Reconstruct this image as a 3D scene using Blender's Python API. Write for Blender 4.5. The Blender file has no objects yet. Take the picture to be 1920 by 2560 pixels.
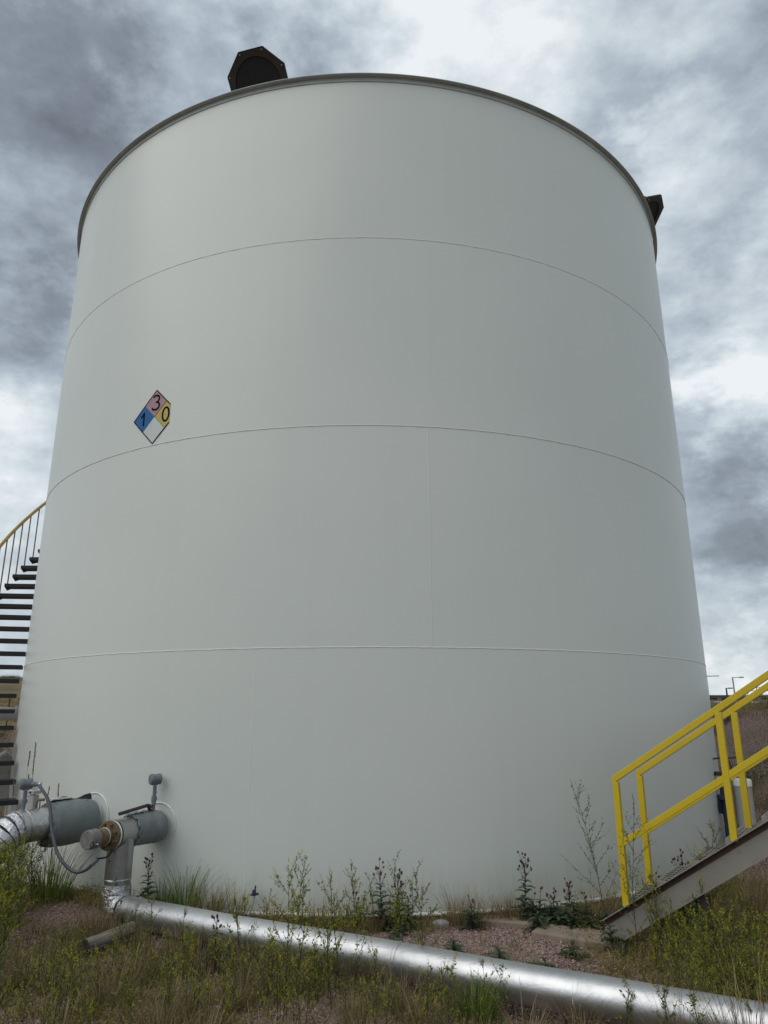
import bpy, bmesh, math, random
import numpy as np
from mathutils import Vector, Matrix
R = math.radians
random.seed(7); rng = np.random.default_rng(11)
scene = bpy.context.scene
COL = scene.collection

# ------------------------------------------------------------------ camera
S = 5.43                       # tank radius
TY = 2.3494 * S                # tank axis: (0, TY)
EYE = 0.329 * S
def make_camera():
    pitch, roll, az = .277, .0029, .0221
    cd = bpy.data.cameras.new('camera'); c = bpy.data.objects.new('camera', cd); COL.objects.link(c)
    cd.sensor_fit = 'HORIZONTAL'; cd.sensor_width = 36; cd.lens = 36 * 1772.34 / 1920
    cd.clip_start = .05; cd.clip_end = 6000
    fwd = Vector((math.sin(az) * math.cos(pitch), math.cos(az) * math.cos(pitch), math.sin(pitch)))
    rt = Vector((math.cos(az), -math.sin(az), 0)); up = rt.cross(fwd)
    x = math.cos(roll) * rt - math.sin(roll) * up; y = math.sin(roll) * rt + math.cos(roll) * up
    m = Matrix((x, y, -fwd)).transposed().to_4x4(); m.translation = (0, 0, EYE)
    c.matrix_world = m; scene.camera = c
make_camera()

# ------------------------------------------------------------------ light
SUN_EL, SUN_AZ = R(50), R(234)         # compass-like angle of the sun measured from +Y clockwise
sd = bpy.data.lights.new('sun', 'SUN'); sd.energy = 1.15; sd.angle = R(60); sd.color = (1, .965, .91)
sun = bpy.data.objects.new('sun', sd); COL.objects.link(sun)
sv = Vector((math.sin(SUN_AZ) * math.cos(SUN_EL), math.cos(SUN_AZ) * math.cos(SUN_EL), math.sin(SUN_EL)))
sun.rotation_euler = sv.to_track_quat('Z', 'Y').to_euler()
scene.view_settings.view_transform = 'Standard'; scene.view_settings.look = 'None'
scene.view_settings.gamma = 1; scene.view_settings.exposure = .05
scene.view_settings.use_curve_mapping = False
scene.render.engine = 'CYCLES'
scene.cycles.max_bounces = 6; scene.cycles.diffuse_bounces = 3; scene.cycles.transparent_max_bounces = 8

class NT:
    """small helper to write node trees"""
    def __init__(s, tree): s.t = tree; s.n = tree.nodes; s.l = tree.links
    def new(s, typ, **kw):
        n = s.n.new(typ)
        ins = kw.pop('i', {})
        for k, v in kw.items(): setattr(n, k, v)
        for k, v in ins.items():
            sock = n.inputs[k]
            if isinstance(v, bpy.types.NodeSocket): s.l.new(v, sock)
            else: sock.default_value = v
        return n
    def math(s, op, a, b=0, c=0, clamp=False):
        return s.new('ShaderNodeMath', operation=op, use_clamp=clamp, i={0: a, 1: b, 2: c}).outputs[0]
    def ramp(s, fac, stops, interp='LINEAR'):
        n = s.new('ShaderNodeValToRGB', i={0: fac}); cr = n.color_ramp; cr.interpolation = interp
        while len(cr.elements) < len(stops): cr.elements.new(.5)
        for e, (p, c) in zip(cr.elements, stops):
            e.position = p; e.color = (*c, 1) if len(c) == 3 else c
        return n.outputs[0]
    def mix(s, f, a, b):
        n = s.new('ShaderNodeMix', data_type='RGBA')
        for k, v in ((0, f), (6, a), (7, b)):
            if isinstance(v, bpy.types.NodeSocket): s.l.new(v, n.inputs[k])
            elif k == 0: n.inputs[k].default_value = v
            else: n.inputs[k].default_value = (*v, 1)
        return n.outputs[2]
    def noise(s, vec, scale, detail=4, rough=.5, dist=0, lac=2.0):
        return s.new('ShaderNodeTexNoise', i={'Vector': vec, 'Scale': scale, 'Detail': detail, 'Roughness': rough, 'Distortion': dist, 'Lacunarity': lac})

def make_world():
    w = bpy.data.worlds.new('World'); scene.world = w; w.use_nodes = True
    T = NT(w.node_tree); w.node_tree.nodes.clear()
    sky = T.new('ShaderNodeTexSky', sky_type='NISHITA', sun_disc=False)
    sky.sun_elevation = SUN_EL; sky.sun_rotation = SUN_AZ; sky.air_density = 1.5; sky.dust_density = 3; sky.ozone_density = 2
    bg1 = T.new('ShaderNodeBackground', i={0: sky.outputs[0], 1: .1})
    tc = T.new('ShaderNodeTexCoord'); d = tc.outputs['Generated']
    nd = T.new('ShaderNodeVectorMath', operation='NORMALIZE', i={0: d}).outputs[0]
    sx = T.new('ShaderNodeSeparateXYZ', i={0: nd})
    zc = T.math('ADD', T.math('MAXIMUM', sx.outputs[2], 0.0), .22)
    p = T.new('ShaderNodeCombineXYZ', i={0: T.math('DIVIDE', sx.outputs[0], zc), 1: T.math('DIVIDE', sx.outputs[1], zc), 2: 0.0}).outputs[0]
    ps = T.new('ShaderNodeVectorMath', operation='MULTIPLY', i={0: nd, 1: (1.0, 1.0, 1.7)}).outputs[0]
    n2 = T.noise(ps, 8.5, 8, .60).outputs[0]
    n1 = T.noise(ps, 3.1, 3, .5).outputs[0]
    n4 = T.noise(ps, 24.0, 5, .62).outputs[0]
    v = T.math('MULTIPLY_ADD', T.math('SUBTRACT', n1, .5), .65, .61)
    v = T.math('MULTIPLY_ADD', T.math('SUBTRACT', n2, .5), .85, v)
    v = T.math('MULTIPLY_ADD', T.math('SUBTRACT', n4, .5), .34, v)
    # the larger cloud banks: where dark bases hang and where the layer is thin
    banks = [(-0.353,0.609,0.710,14,-0.19),(-0.387,0.658,0.646,9,-0.17),(-0.262,0.711,0.652,8,-0.12),(-0.406,0.770,0.492,6,-0.24),(-0.407,0.798,0.444,5,-0.22),(-0.243,0.667,0.704,3.5,0.2),(-0.406,0.706,0.580,5,0.2),(-0.440,0.817,0.372,5,0.3),(-0.434,0.854,0.287,5,0.28),(-0.447,0.880,0.163,6,0.15),(0.011,0.640,0.768,8,0.18),(0.135,0.640,0.757,8,0.2),(0.102,0.695,0.712,10,0.15),(0.245,0.658,0.712,4,-0.1),(0.368,0.687,0.627,4,0.3),(0.293,0.639,0.712,6,0.12),(0.409,0.586,0.700,6,-0.1),(0.420,0.708,0.568,4,-0.08),(0.447,0.795,0.411,3.5,0.12),(0.445,0.815,0.370,4,0.34),(0.485,0.789,0.377,4,0.2),(0.434,0.843,0.319,5,-0.12),(0.477,0.837,0.267,5,-0.2),(0.486,0.855,0.182,4,-0.36),(0.447,0.883,0.140,4,-0.1),(0.463,0.866,0.191,2,0.1),(0.448,0.878,0.166,1.6,0.22),(0.484,0.863,0.143,2,0.2),(0.454,0.887,0.089,4,0.22),(0.458,0.888,0.032,4,0.12),(0.446,0.887,0.118,2,-0.12)]
    # ragged edges for the banks
    wn = T.noise(ps, 6.0, 5, .62)
    off = T.new('ShaderNodeVectorMath', operation='SUBTRACT', i={0: wn.outputs['Color'], 1: (.5, .5, .5)}).outputs[0]
    off = T.new('ShaderNodeVectorMath', operation='SCALE', i={0: off, 'Scale': .24}).outputs[0]
    wd = T.new('ShaderNodeVectorMath', operation='NORMALIZE', i={0: T.new('ShaderNodeVectorMath', operation='ADD', i={0: nd, 1: off}).outputs[0]}).outputs[0]
    for x, y, z, r, a in banks:
        dt = T.new('ShaderNodeVectorMath', operation='DOT_PRODUCT', i={0: wd, 1: (x, y, z)}).outputs['Value']
        mr = T.new('ShaderNodeMapRange', interpolation_type='SMOOTHERSTEP',
                   i={0: dt, 1: math.cos(R(r * 1.35)), 2: math.cos(R(r * .15)), 3: 0.0, 4: a * SKY_BANK})
        v = T.math('ADD', v, mr.outputs[0])
    # pale towards the horizon
    hz = T.new('ShaderNodeMapRange', interpolation_type='SMOOTHSTEP', i={0: sx.outputs[2], 1: .16, 2: -.02, 3: 0.0, 4: .10}).outputs[0]
    v = T.math('ADD', v, hz)
    col = T.ramp(v, SKY_RAMP)
    bg2 = T.new('ShaderNodeBackground', i={0: col, 1: SKY_GAIN})
    mx = T.new('ShaderNodeMixShader', i={0: .93, 1: bg1.outputs[0], 2: bg2.outputs[0]})
    out = T.new('ShaderNodeOutputWorld', i={0: mx.outputs[0]})
SKY_BANK = .62
SKY_GAIN = 1.0
SKY_RAMP = [(0.0, (.14, .158, .185)), (.32, (.25, .29, .34)), (.55, (.41, .475, .54)), (.78, (.62, .69, .74)), (1.0, (.86, .90, .93))]
make_world()
scene.world.cycles.sampling_method = 'MANUAL'; scene.world.cycles.sample_map_resolution = 512

# ------------------------------------------------------------------ helpers
def link(o, parent=None):
    COL.objects.link(o)
    if parent is not None: o.parent = parent
    return o
def tag(o, label=None, cat=None, group=None, kind=None):
    if label: o['label'] = label
    if cat: o['category'] = cat
    if group: o['group'] = group
    if kind: o['kind'] = kind
    return o
def empty(name, loc=(0, 0, 0), rz=0):
    o = bpy.data.objects.new(name, None); o.location = loc; o.rotation_euler = (0, 0, rz); o.empty_display_size = .1
    return link(o)

class MB:
    def __init__(s): s.v = []; s.f = []; s.t = []; s.tint = 0.5; s.mi = []; s.m = 0
    def vert(s, p): s.v.append(tuple(p)); s.t.append(s.tint); return len(s.v) - 1
    def face(s, *ids): s.f.append(tuple(ids)); s.mi.append(s.m)
    def poly(s, pts): s.face(*[s.vert(p) for p in pts])
    def box(s, c, size, mat=None):
        c = Vector(c); h = Vector(size) / 2; mat = mat or Matrix.Identity(3)
        ids = [s.vert(c + mat @ Vector((x * h.x, y * h.y, z * h.z))) for x in (-1, 1) for y in (-1, 1) for z in (-1, 1)]
        for q in ((0, 1, 3, 2), (4, 6, 7, 5), (0, 4, 5, 1), (2, 3, 7, 6), (0, 2, 6, 4), (1, 5, 7, 3)): s.face(*[ids[i] for i in q])
    def bar(s, a, b, w, h, up=(0, 0, 1), e0=0, e1=0):
        """box-section bar from a to b, w sideways, h along up"""
        a = Vector(a); b = Vector(b); d = (b - a).normalized(); a = a - d * e0; b = b + d * e1
        sd = d.cross(Vector(up)).normalized(); u = sd.cross(d)
        m = Matrix((sd, d, u)).transposed(); s.box((a + b) / 2, (w, (b - a).length, h), m)
    def vbar(s, a, b, up, prof):
        """bar with vertical-cut ends: prof = [(side, z)...] polygon extruded from a to b"""
        a = Vector(a); b = Vector(b); d = (b - a); sd = Vector((d.y, -d.x, 0)).normalized()
        A = [s.vert(a + sd * x + Vector((0, 0, z))) for x, z in prof]; B = [s.vert(b + sd * x + Vector((0, 0, z))) for x, z in prof]
        n = len(prof)
        for i in range(n): s.face(A[i], A[(i + 1) % n], B[(i + 1) % n], B[i])
        s.face(*A[::-1]); s.face(*B)
    def tube(s, pts, rad, n=12, cap=True, frame=None, wob=None):
        pts = [Vector(p) for p in pts]; k = len(pts)
        rad = [rad] * k if not hasattr(rad, '__len__') else rad
        u = None; rings = []
        for i in range(k):
            d = (pts[min(i + 1, k - 1)] - pts[max(i - 1, 0)])
            if d.length < 1e-9: d = Vector((0, 0, 1))
            d.normalize()
            if u is None:
                u = Vector(frame) if frame else (Vector((0, 0, 1)) if abs(d.z) < .9 else Vector((1, 0, 0)))
            u = (u - d * u.dot(d));
            if u.length < 1e-6: u = d.orthogonal()
            u.normalize(); w = d.cross(u)
            ring = []
            for j in range(n):
                a = 2 * math.pi * j / n; r = rad[i] * (wob(i, j) if wob else 1)
                ring.append(s.vert(pts[i] + (u * math.cos(a) + w * math.sin(a)) * r))
            rings.append(ring)
        for i in range(k - 1):
            for j in range(n): s.face(rings[i][j], rings[i][(j + 1) % n], rings[i + 1][(j + 1) % n], rings[i + 1][j])
        if cap: s.face(*rings[0][::-1]); s.face(*rings[-1])
        return rings
    def lathe(s, o, axis, prof, n=24, cap=True):
        """profile (distance along axis, radius)"""
        o = Vector(o); a = Vector(axis).normalized(); u = a.orthogonal().normalized()
        if abs(a.z) < .95: u = (Vector((0, 0, 1)) - a * a.z).normalized()
        w = a.cross(u); rings = []
        for h, r in prof:
            rings.append([s.vert(o + a * h + (u * math.cos(2 * math.pi * j / n) + w * math.sin(2 * math.pi * j / n)) * max(r, 1e-4)) for j in range(n)])
        for i in range(len(prof) - 1):
            for j in range(n): s.face(rings[i][j], rings[i][(j + 1) % n], rings[i + 1][(j + 1) % n], rings[i + 1][j])
        if cap: s.face(*rings[0][::-1]); s.face(*rings[-1])
    def torus(s, o, axis, r, rr, n=48, m=8, a0=0, a1=2 * math.pi):
        o = Vector(o); a = Vector(axis).normalized()
        u = (Vector((0, 0, 1)) - a * a.z).normalized() if abs(a.z) < .95 else Vector((1, 0, 0)); w = a.cross(u)
        pts = [o + (u * math.cos(t) + w * math.sin(t)) * r for t in [a0 + (a1 - a0) * i / n for i in range(n + 1)]]
        s.tube(pts, rr, m, cap=True)
    def mesh(s, name, mats, smooth=None):
        me = bpy.data.meshes.new(name); me.from_pydata(s.v, [], s.f)
        for m in (mats if isinstance(mats, (list, tuple)) else [mats]): me.materials.append(m)
        me.polygons.foreach_set('material_index', s.mi)
        at = me.attributes.new('tint', 'FLOAT', 'POINT'); at.data.foreach_set('value', s.t)
        if smooth is not None:
            bm = bmesh.new(); bm.from_mesh(me); bmesh.ops.recalc_face_normals(bm, faces=bm.faces)
            for f in bm.faces: f.smooth = True
            for e in bm.edges:
                if len(e.link_faces) == 2: e.smooth = e.calc_face_angle(0) < R(smooth)
            bm.to_mesh(me); bm.free()
        me.update(); return me
    def build(s, name, mats, parent=None, smooth=None, bevel=0):
        o = bpy.data.objects.new(name, s.mesh(name, mats, smooth))
        if bevel:
            b = o.modifiers.new('bevel', 'BEVEL'); b.width = bevel; b.segments = 2; b.limit_method = 'ANGLE'; b.angle_limit = R(40)
        return link(o, parent)

def np_object(name, V, F, tint, mat, smooth=False):
    """big mesh of equal-sided faces straight from arrays"""
    me = bpy.data.meshes.new(name); k = F.shape[1]
    me.vertices.add(len(V)); me.vertices.foreach_set('co', V.astype(np.float32).ravel())
    me.loops.add(F.size); me.loops.foreach_set('vertex_index', F.astype(np.int32).ravel())
    me.polygons.add(len(F)); me.polygons.foreach_set('loop_start', np.arange(0, F.size, k, dtype=np.int32))
    me.polygons.foreach_set('loop_total', np.full(len(F), k, dtype=np.int32))
    if smooth: me.polygons.foreach_set('use_smooth', np.ones(len(F), bool))
    at = me.attributes.new('tint', 'FLOAT', 'POINT'); at.data.foreach_set('value', tint.astype(np.float32))
    me.materials.append(mat); me.update(); me.validate()
    return link(bpy.data.objects.new(name, me))

# ------------------------------------------------------------------ materials
def mat(name):
    m = bpy.data.materials.new(name); m.use_nodes = True; m.node_tree.nodes.clear()
    T = NT(m.node_tree); T.bsdf = T.new('ShaderNodeBsdfPrincipled'); T.new('ShaderNodeOutputMaterial', i={0: T.bsdf.outputs[0]})
    return m, T
def objco(T): return T.new('ShaderNodeTexCoord').outputs['Object']
def bump(T, h, strength=.3, dist=.01):
    b = T.new('ShaderNodeBump', i={'Height': h, 'Strength': strength, 'Distance': dist}); T.l.new(b.outputs[0], T.bsdf.inputs['Normal'])
def simple(name, c1, c2=None, rough=.6, metal=0, scale=6, bumps=0, bscale=40, spec=.5, dirt=None, dirtamt=.5):
    m, T = mat(name); co = objco(T); c2 = c2 or tuple(x * .8 for x in c1)
    n = T.noise(co, scale, 6, .6).outputs[0]
    f = T.new('ShaderNodeMapRange', i={0: n, 1: .35, 2: .65}).outputs[0]
    col = T.mix(f, c1, c2)
    if dirt:
        n2 = T.noise(co, scale * 2.7, 8, .7).outputs[0]
        col = T.mix(T.new('ShaderNodeMapRange', i={0: n2, 1: .62 - dirtamt * .2, 2: .72 - dirtamt * .1}).outputs[0], col, dirt)
    T.l.new(col, T.bsdf.inputs['Base Color']); T.bsdf.inputs['Metallic'].default_value = metal
    T.bsdf.inputs['Specular IOR Level'].default_value = spec
    r = T.math('MULTIPLY_ADD', n, .2, rough - .1); T.l.new(r, T.bsdf.inputs['Roughness'])
    if bumps: bump(T, T.noise(co, bscale, 4, .6).outputs[0], bumps, .01)
    return m

def tank_paint():
    m, T = mat('tank_paint'); co = objco(T)
    big = T.noise(co, .35, 4, .55).outputs[0]
    mp = T.new('ShaderNodeMapping', i={0: co, 'Scale': (2.2, 2.2, .16)}).outputs[0]
    streak = T.noise(mp, 2.0, 6, .6).outputs[0]
    fine = T.noise(co, 55, 4, .6).outputs[0]
    col = T.mix(T.new('ShaderNodeMapRange', i={0: big, 1: .3, 2: .7}).outputs[0], (.635, .672, .628), (.67, .702, .658))
    col = T.mix(T.new('ShaderNodeMapRange', i={0: streak, 1: .48, 2: .8, 4: .1}).outputs[0], col, (.53, .56, .52))
    # soil splashed up over the lowest half metre, with ragged upper edge
    sz = T.new('ShaderNodeSeparateXYZ', i={0: co}).outputs[2]
    sp = T.math('ADD', sz, T.math('MULTIPLY', T.noise(mp, 9, 6, .7).outputs[0], -.5))
    col = T.mix(T.new('ShaderNodeMapRange', interpolation_type='SMOOTHSTEP', i={0: sp, 1: .22, 2: -.3, 3: 0, 4: .45}).outputs[0], col, (.42, .39, .32))
    T.l.new(col, T.bsdf.inputs['Base Color'])
    T.l.new(T.math('MULTIPLY_ADD', big, .12, .27), T.bsdf.inputs['Roughness'])
    T.bsdf.inputs['Specular IOR Level'].default_value = .45
    wav = T.noise(co, .9, 2, .4).outputs[0]
    b1 = T.new('ShaderNodeBump', i={'Height': wav, 'Strength': .35, 'Distance': .03})
    b2 = T.new('ShaderNodeBump', i={'Height': fine, 'Strength': .10, 'Distance': .004, 'Normal': b1.outputs[0]})
    T.l.new(b2.outputs[0], T.bsdf.inputs['Normal'])
    return m
def cladding(name, c=(.62, .63, .63), rough=.3, scale=9, dents=.35):
    m, T = mat(name); co = objco(T)
    n = T.noise(co, scale, 5, .6).outputs[0]; n2 = T.noise(co, 120, 3, .6).outputs[0]; n3 = T.noise(co, 3, 6, .65).outputs[0]
    col = T.mix(T.new('ShaderNodeMapRange', i={0: n3, 1: .45, 2: .75}).outputs[0], c, tuple(x * .72 for x in c))
    T.l.new(col, T.bsdf.inputs['Base Color']); T.bsdf.inputs['Metallic'].default_value = .95
    T.l.new(T.math('MULTIPLY_ADD', n3, .22, rough - .08), T.bsdf.inputs['Roughness'])
    cre = T.noise(T.new('ShaderNodeMapping', i={0: co, 'Rotation': (.4, .3, .9), 'Scale': (1, 5, 3)}).outputs[0], 2.2, 4, .55, 1.2).outputs[0]
    b0 = T.new('ShaderNodeBump', i={'Height': cre, 'Strength': .14, 'Distance': .02})
    b1 = T.new('ShaderNodeBump', i={'Height': n, 'Strength': dents, 'Distance': .02, 'Normal': b0.outputs[0]})
    b2 = T.new('ShaderNodeBump', i={'Height': n2, 'Strength': .35, 'Distance': .002, 'Normal': b1.outputs[0]})
    T.l.new(b2.outputs[0], T.bsdf.inputs['Normal'])
    return m
def foliage(name, a, b, trans=.25, rough=.6):
    m, T = mat(name)
    t = T.new('ShaderNodeAttribute', attribute_name='tint').outputs['Fac']
    r = T.new('ShaderNodeObjectInfo').outputs['Random']
    f = T.math('ADD', t, T.math('MULTIPLY', T.math('SUBTRACT', r, .5), .35), clamp=True)
    col = T.mix(f, a, b)
    T.l.new(col, T.bsdf.inputs['Base Color']); T.bsdf.inputs['Roughness'].default_value = rough
    T.bsdf.inputs['Specular IOR Level'].default_value = .3
    if trans:
        tr = T.new('ShaderNodeBsdfTranslucent', i={0: col}); mx = T.new('ShaderNodeMixShader', i={0: trans, 1: T.bsdf.outputs[0], 2: tr.outputs[0]})
        out = [n for n in T.n if n.type == 'OUTPUT_MATERIAL'][0]; T.l.new(mx.outputs[0], out.inputs[0])
    return m
def ground_mat():
    m, T = mat('gravel_ground'); co = objco(T)
    sx = T.new('ShaderNodeSeparateXYZ', i={0: co})
    vor = T.new('ShaderNodeTexVoronoi', i={'Vector': co, 'Scale': 55.0}); vc = T.new('ShaderNodeSeparateColor', i={0: vor.outputs['Color']})
    n = T.noise(co, 14, 8, .7).outputs[0]
    grav = T.mix(vc.outputs[0], (.29, .19, .16), (.48, .35, .31))
    grav = T.mix(T.new('ShaderNodeMapRange', i={0: vor.outputs['Distance'], 1: .35, 2: .75}).outputs[0], grav, (.075, .05, .04))
    soil = T.mix(n, (.15, .11, .075), (.29, .215, .15))
    patch = T.noise(co, .9, 5, .6).outputs[0]
    near = T.mix(T.new('ShaderNodeMapRange', i={0: patch, 1: .48, 2: .66}).outputs[0], grav, soil)
    # grass covered ground away from the gravel bund
    gn = T.noise(co, 1.1, 8, .7).outputs[0]; gn2 = T.noise(co, .12, 5, .6).outputs[0]; gn3 = T.noise(co, 9, 6, .75).outputs[0]
    grass = T.mix(T.new('ShaderNodeMapRange', i={0: gn, 1: .35, 2: .65}).outputs[0], (.17, .12, .055), (.085, .085, .035))
    grass = T.mix(T.new('ShaderNodeMapRange', i={0: gn3, 1: .4, 2: .75}).outputs[0], grass, (.05, .05, .022))
    tan = T.mix(gn3, (.26, .19, .10), (.16, .12, .06))
    grass = T.mix(T.new('ShaderNodeMapRange', i={0: gn2, 1: .4, 2: .6}).outputs[0], grass, tan)
    dist = T.math('ADD', T.math('ABSOLUTE', sx.outputs[0]), T.math('MULTIPLY', T.math('SUBTRACT', T.noise(co, .35, 5, .6).outputs[0], .5), 5.0))
    f = T.new('ShaderNodeMapRange', i={0: dist, 1: 9.3, 2: 11.0}).outputs[0]
    fy = T.new('ShaderNodeMapRange', i={0: sx.outputs[1], 1: 24, 2: 30}).outputs[0]
    col = T.mix(T.math('MAXIMUM', f, fy), near, grass)
    T.l.new(col, T.bsdf.inputs['Base Color']); T.bsdf.inputs['Roughness'].default_value = .95; T.bsdf.inputs['Specular IOR Level'].default_value = .2
    h = T.math('MULTIPLY_ADD', vor.outputs['Distance'], -.6, n)
    bump(T, h, .9, .02)
    return m
def wood_mat():
    m, T = mat('weathered_wood'); co = objco(T)
    mp = T.new('ShaderNodeMapping', i={0: co, 'Scale': (1.2, 26, 26)}).outputs[0]
    n = T.noise(mp, 1.6, 8, .65).outputs[0]
    col = T.ramp(n, [(.3, (.03, .024, .018)), (.48, (.15, .13, .105)), (.7, (.27, .25, .215))])
    T.l.new(col, T.bsdf.inputs['Base Color']); T.bsdf.inputs['Roughness'].default_value = .9; bump(T, n, .9, .02); return m
def rusty_flange():
    m, T = mat('brown_flange_paint'); co = objco(T); n = T.noise(co, 22, 8, .7).outputs[0]; n2 = T.noise(co, 60, 6, .7).outputs[0]
    col = T.ramp(n, [(.3, (.05, .025, .012)), (.5, (.16, .115, .055)), (.75, (.21, .165, .09))])
    col = T.mix(T.new('ShaderNodeMapRange', i={0: n2, 1: .62, 2: .7}).outputs[0], col, (.035, .015, .01))
    T.l.new(col, T.bsdf.inputs['Base Color']); T.bsdf.inputs['Roughness'].default_value = .6; bump(T, n2, .4, .004); return m
def yellow_paint():
    m, T = mat('yellow_rail_paint'); co = objco(T); n = T.noise(co, 5, 5, .6).outputs[0]; n2 = T.noise(co, 34, 7, .75).outputs[0]; n3 = T.noise(co, 90, 3, .6).outputs[0]
    col = T.mix(n, (.64, .475, .014), (.54, .395, .014))
    col = T.mix(T.new('ShaderNodeMapRange', i={0: n3, 1: .6, 2: .8, 4: .5}).outputs[0], col, (.36, .25, .015))
    col = T.mix(T.new('ShaderNodeMapRange', i={0: n2, 1: .665, 2: .70}).outputs[0], col, (.10, .028, .012))
    T.l.new(col, T.bsdf.inputs['Base Color']); T.bsdf.inputs['Roughness'].default_value = .42; bump(T, n3, .12, .003); return m

M = dict(
    tank=tank_paint(),
    white=simple('white_trim_paint', (.83, .84, .81), (.70, .71, .67), .5, dirt=(.25, .22, .16), dirtamt=.3, scale=9),
    weld=simple('weld_bead_paint', (.78, .80, .75), (.70, .73, .67), .45, scale=30, bumps=.6, bscale=120),
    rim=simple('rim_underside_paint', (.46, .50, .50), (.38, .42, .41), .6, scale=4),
    roof=simple('roof_plate_paint', (.6, .62, .6), rough=.5),
    vent=simple('vent_brown_paint', (.042, .031, .028), (.03, .024, .022), .6, scale=12, dirt=(.05, .025, .018), dirtamt=.2),
    ventin=simple('vent_screen', (.012, .012, .014), (.02, .018, .018), .8, scale=80),
    zinc=simple('zinc_bolt', (.55, .56, .58), rough=.4, metal=.8),
    blue=simple('print_blue', (.003, .10, .30), (.005, .125, .34), .7, scale=20),
    pink=simple('print_faded_red', (.42, .25, .29), (.37, .215, .25), .7, scale=9),
    yel=simple('print_yellow', (.50, .39, .10), (.55, .43, .12), .7, scale=7),
    wht=simple('print_white', (.58, .64, .61), (.55, .60, .575), .6, scale=9),
    blk=simple('print_black', (.005, .005, .01), rough=.85, spec=.1),
    clad=cladding('aluminium_cladding', (.58, .585, .59), .37, 6, .18),
    clad2=cladding('aluminium_riser_cladding', (.40, .405, .40), .40, 8, .25),
    foil=cladding('crumpled_foil', (.72, .73, .74), .24, 26, 1.0),
    foil2=cladding('wrinkled_foil', (.60, .60, .605), .32, 15, .7),
    band=simple('steel_band', (.62, .62, .6), rough=.3, metal=.9),
    jacket=simple('grey_jacket_cloth', (.195, .215, .215), (.165, .185, .185), .6, scale=5, bumps=1.0, bscale=5, dirt=(.12, .12, .11), dirtamt=.1),
    dark=simple('black_fold', (.018, .018, .02), rough=.7),
    instr=simple('instrument_grey', (.17, .195, .215), (.145, .165, .185), .5, scale=20),
    hose=simple('conduit_rubber', (.075, .082, .095), (.06, .066, .076), .55, scale=20),
    flange=rusty_flange(),
    cap=simple('weathered_grey_cap', (.22, .215, .205), (.15, .14, .13), .7, scale=24, bumps=.4, dirt=(.03, .025, .02), dirtamt=.4),
    lever=simple('brown_steel', (.035, .026, .022), (.05, .032, .024), .5, scale=20),
    red=simple('worn_red_grip', (.33, .12, .08), (.25, .1, .07), .55, scale=20),
    yellow=yellow_paint(),
    yellow2=simple('stair_rail_yellow', (.42, .27, .05), (.34, .2, .04), .5, scale=8),
    baluster=simple('baluster_brown', (.13, .07, .03), (.2, .12, .03), .6, scale=8),
    stringer=simple('taupe_steel_paint', (.26, .24, .205), (.215, .20, .17), .6, scale=3, dirt=(.12, .075, .05), dirtamt=.15),
    rust_shade=simple('rust_with_shade', (.085, .04, .025), (.04, .025, .02), .8, scale=14),  # rust colour, kept dark to carry painted shade below the stringer flange
    grate=simple('grating_steel', (.36, .34, .30), (.26, .24, .21), .6, scale=10),
    treadblk=simple('black_tread', (.012, .013, .014), (.018, .018, .018), .6),
    concrete=simple('tan_concrete', (.27, .21, .165), (.22, .17, .135), .9, scale=8, bumps=.5, bscale=60),
    stone=simple('pale_rock', (.34, .31, .28), (.26, .24, .22), .9, scale=10, bumps=.5),
    wood=wood_mat(),
    ground=ground_mat(),
    stem=foliage('plant_stem', (.035, .04, .016), (.09, .065, .035), 0),
    leaf=foliage('clover_leaf', (.10, .13, .028), (.30, .32, .07), .42),
    bloom=foliage('yellow_bloom', (.30, .29, .02), (.52, .46, .03), .3),
    thleaf=foliage('thistle_leaf', (.025, .05, .024), (.085, .125, .065), .2),
    thhead=foliage('thistle_head', (.07, .035, .03), (.19, .085, .075), 0),
    drygrass=foliage('dry_grass', (.13, .10, .05), (.38, .29, .16), .25),
    grass=foliage('green_grass', (.07, .125, .02), (.24, .32, .06), .4),
    fuzz=foliage('low_weed', (.125, .11, .04), (.43, .33, .16), .42),
    weedleaf=foliage('weed_leaf', (.12, .125, .032), (.42, .35, .13), .42),
    scrub=foliage('scrub_leaf', (.05, .052, .022), (.16, .14, .06), .3),
    chips=foliage('gravel_chip', (.15, .095, .08), (.50, .37, .33), 0, .95),
    pvc=simple('weathered_white_pipe', (.42, .42, .40), (.35, .35, .33), .5, scale=6),
    bluev=simple('dark_blue_valve_paint', (.03, .045, .075), rough=.5),
    galv=simple('galvanised_pole', (.25, .26, .26), rough=.5),
)

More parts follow.
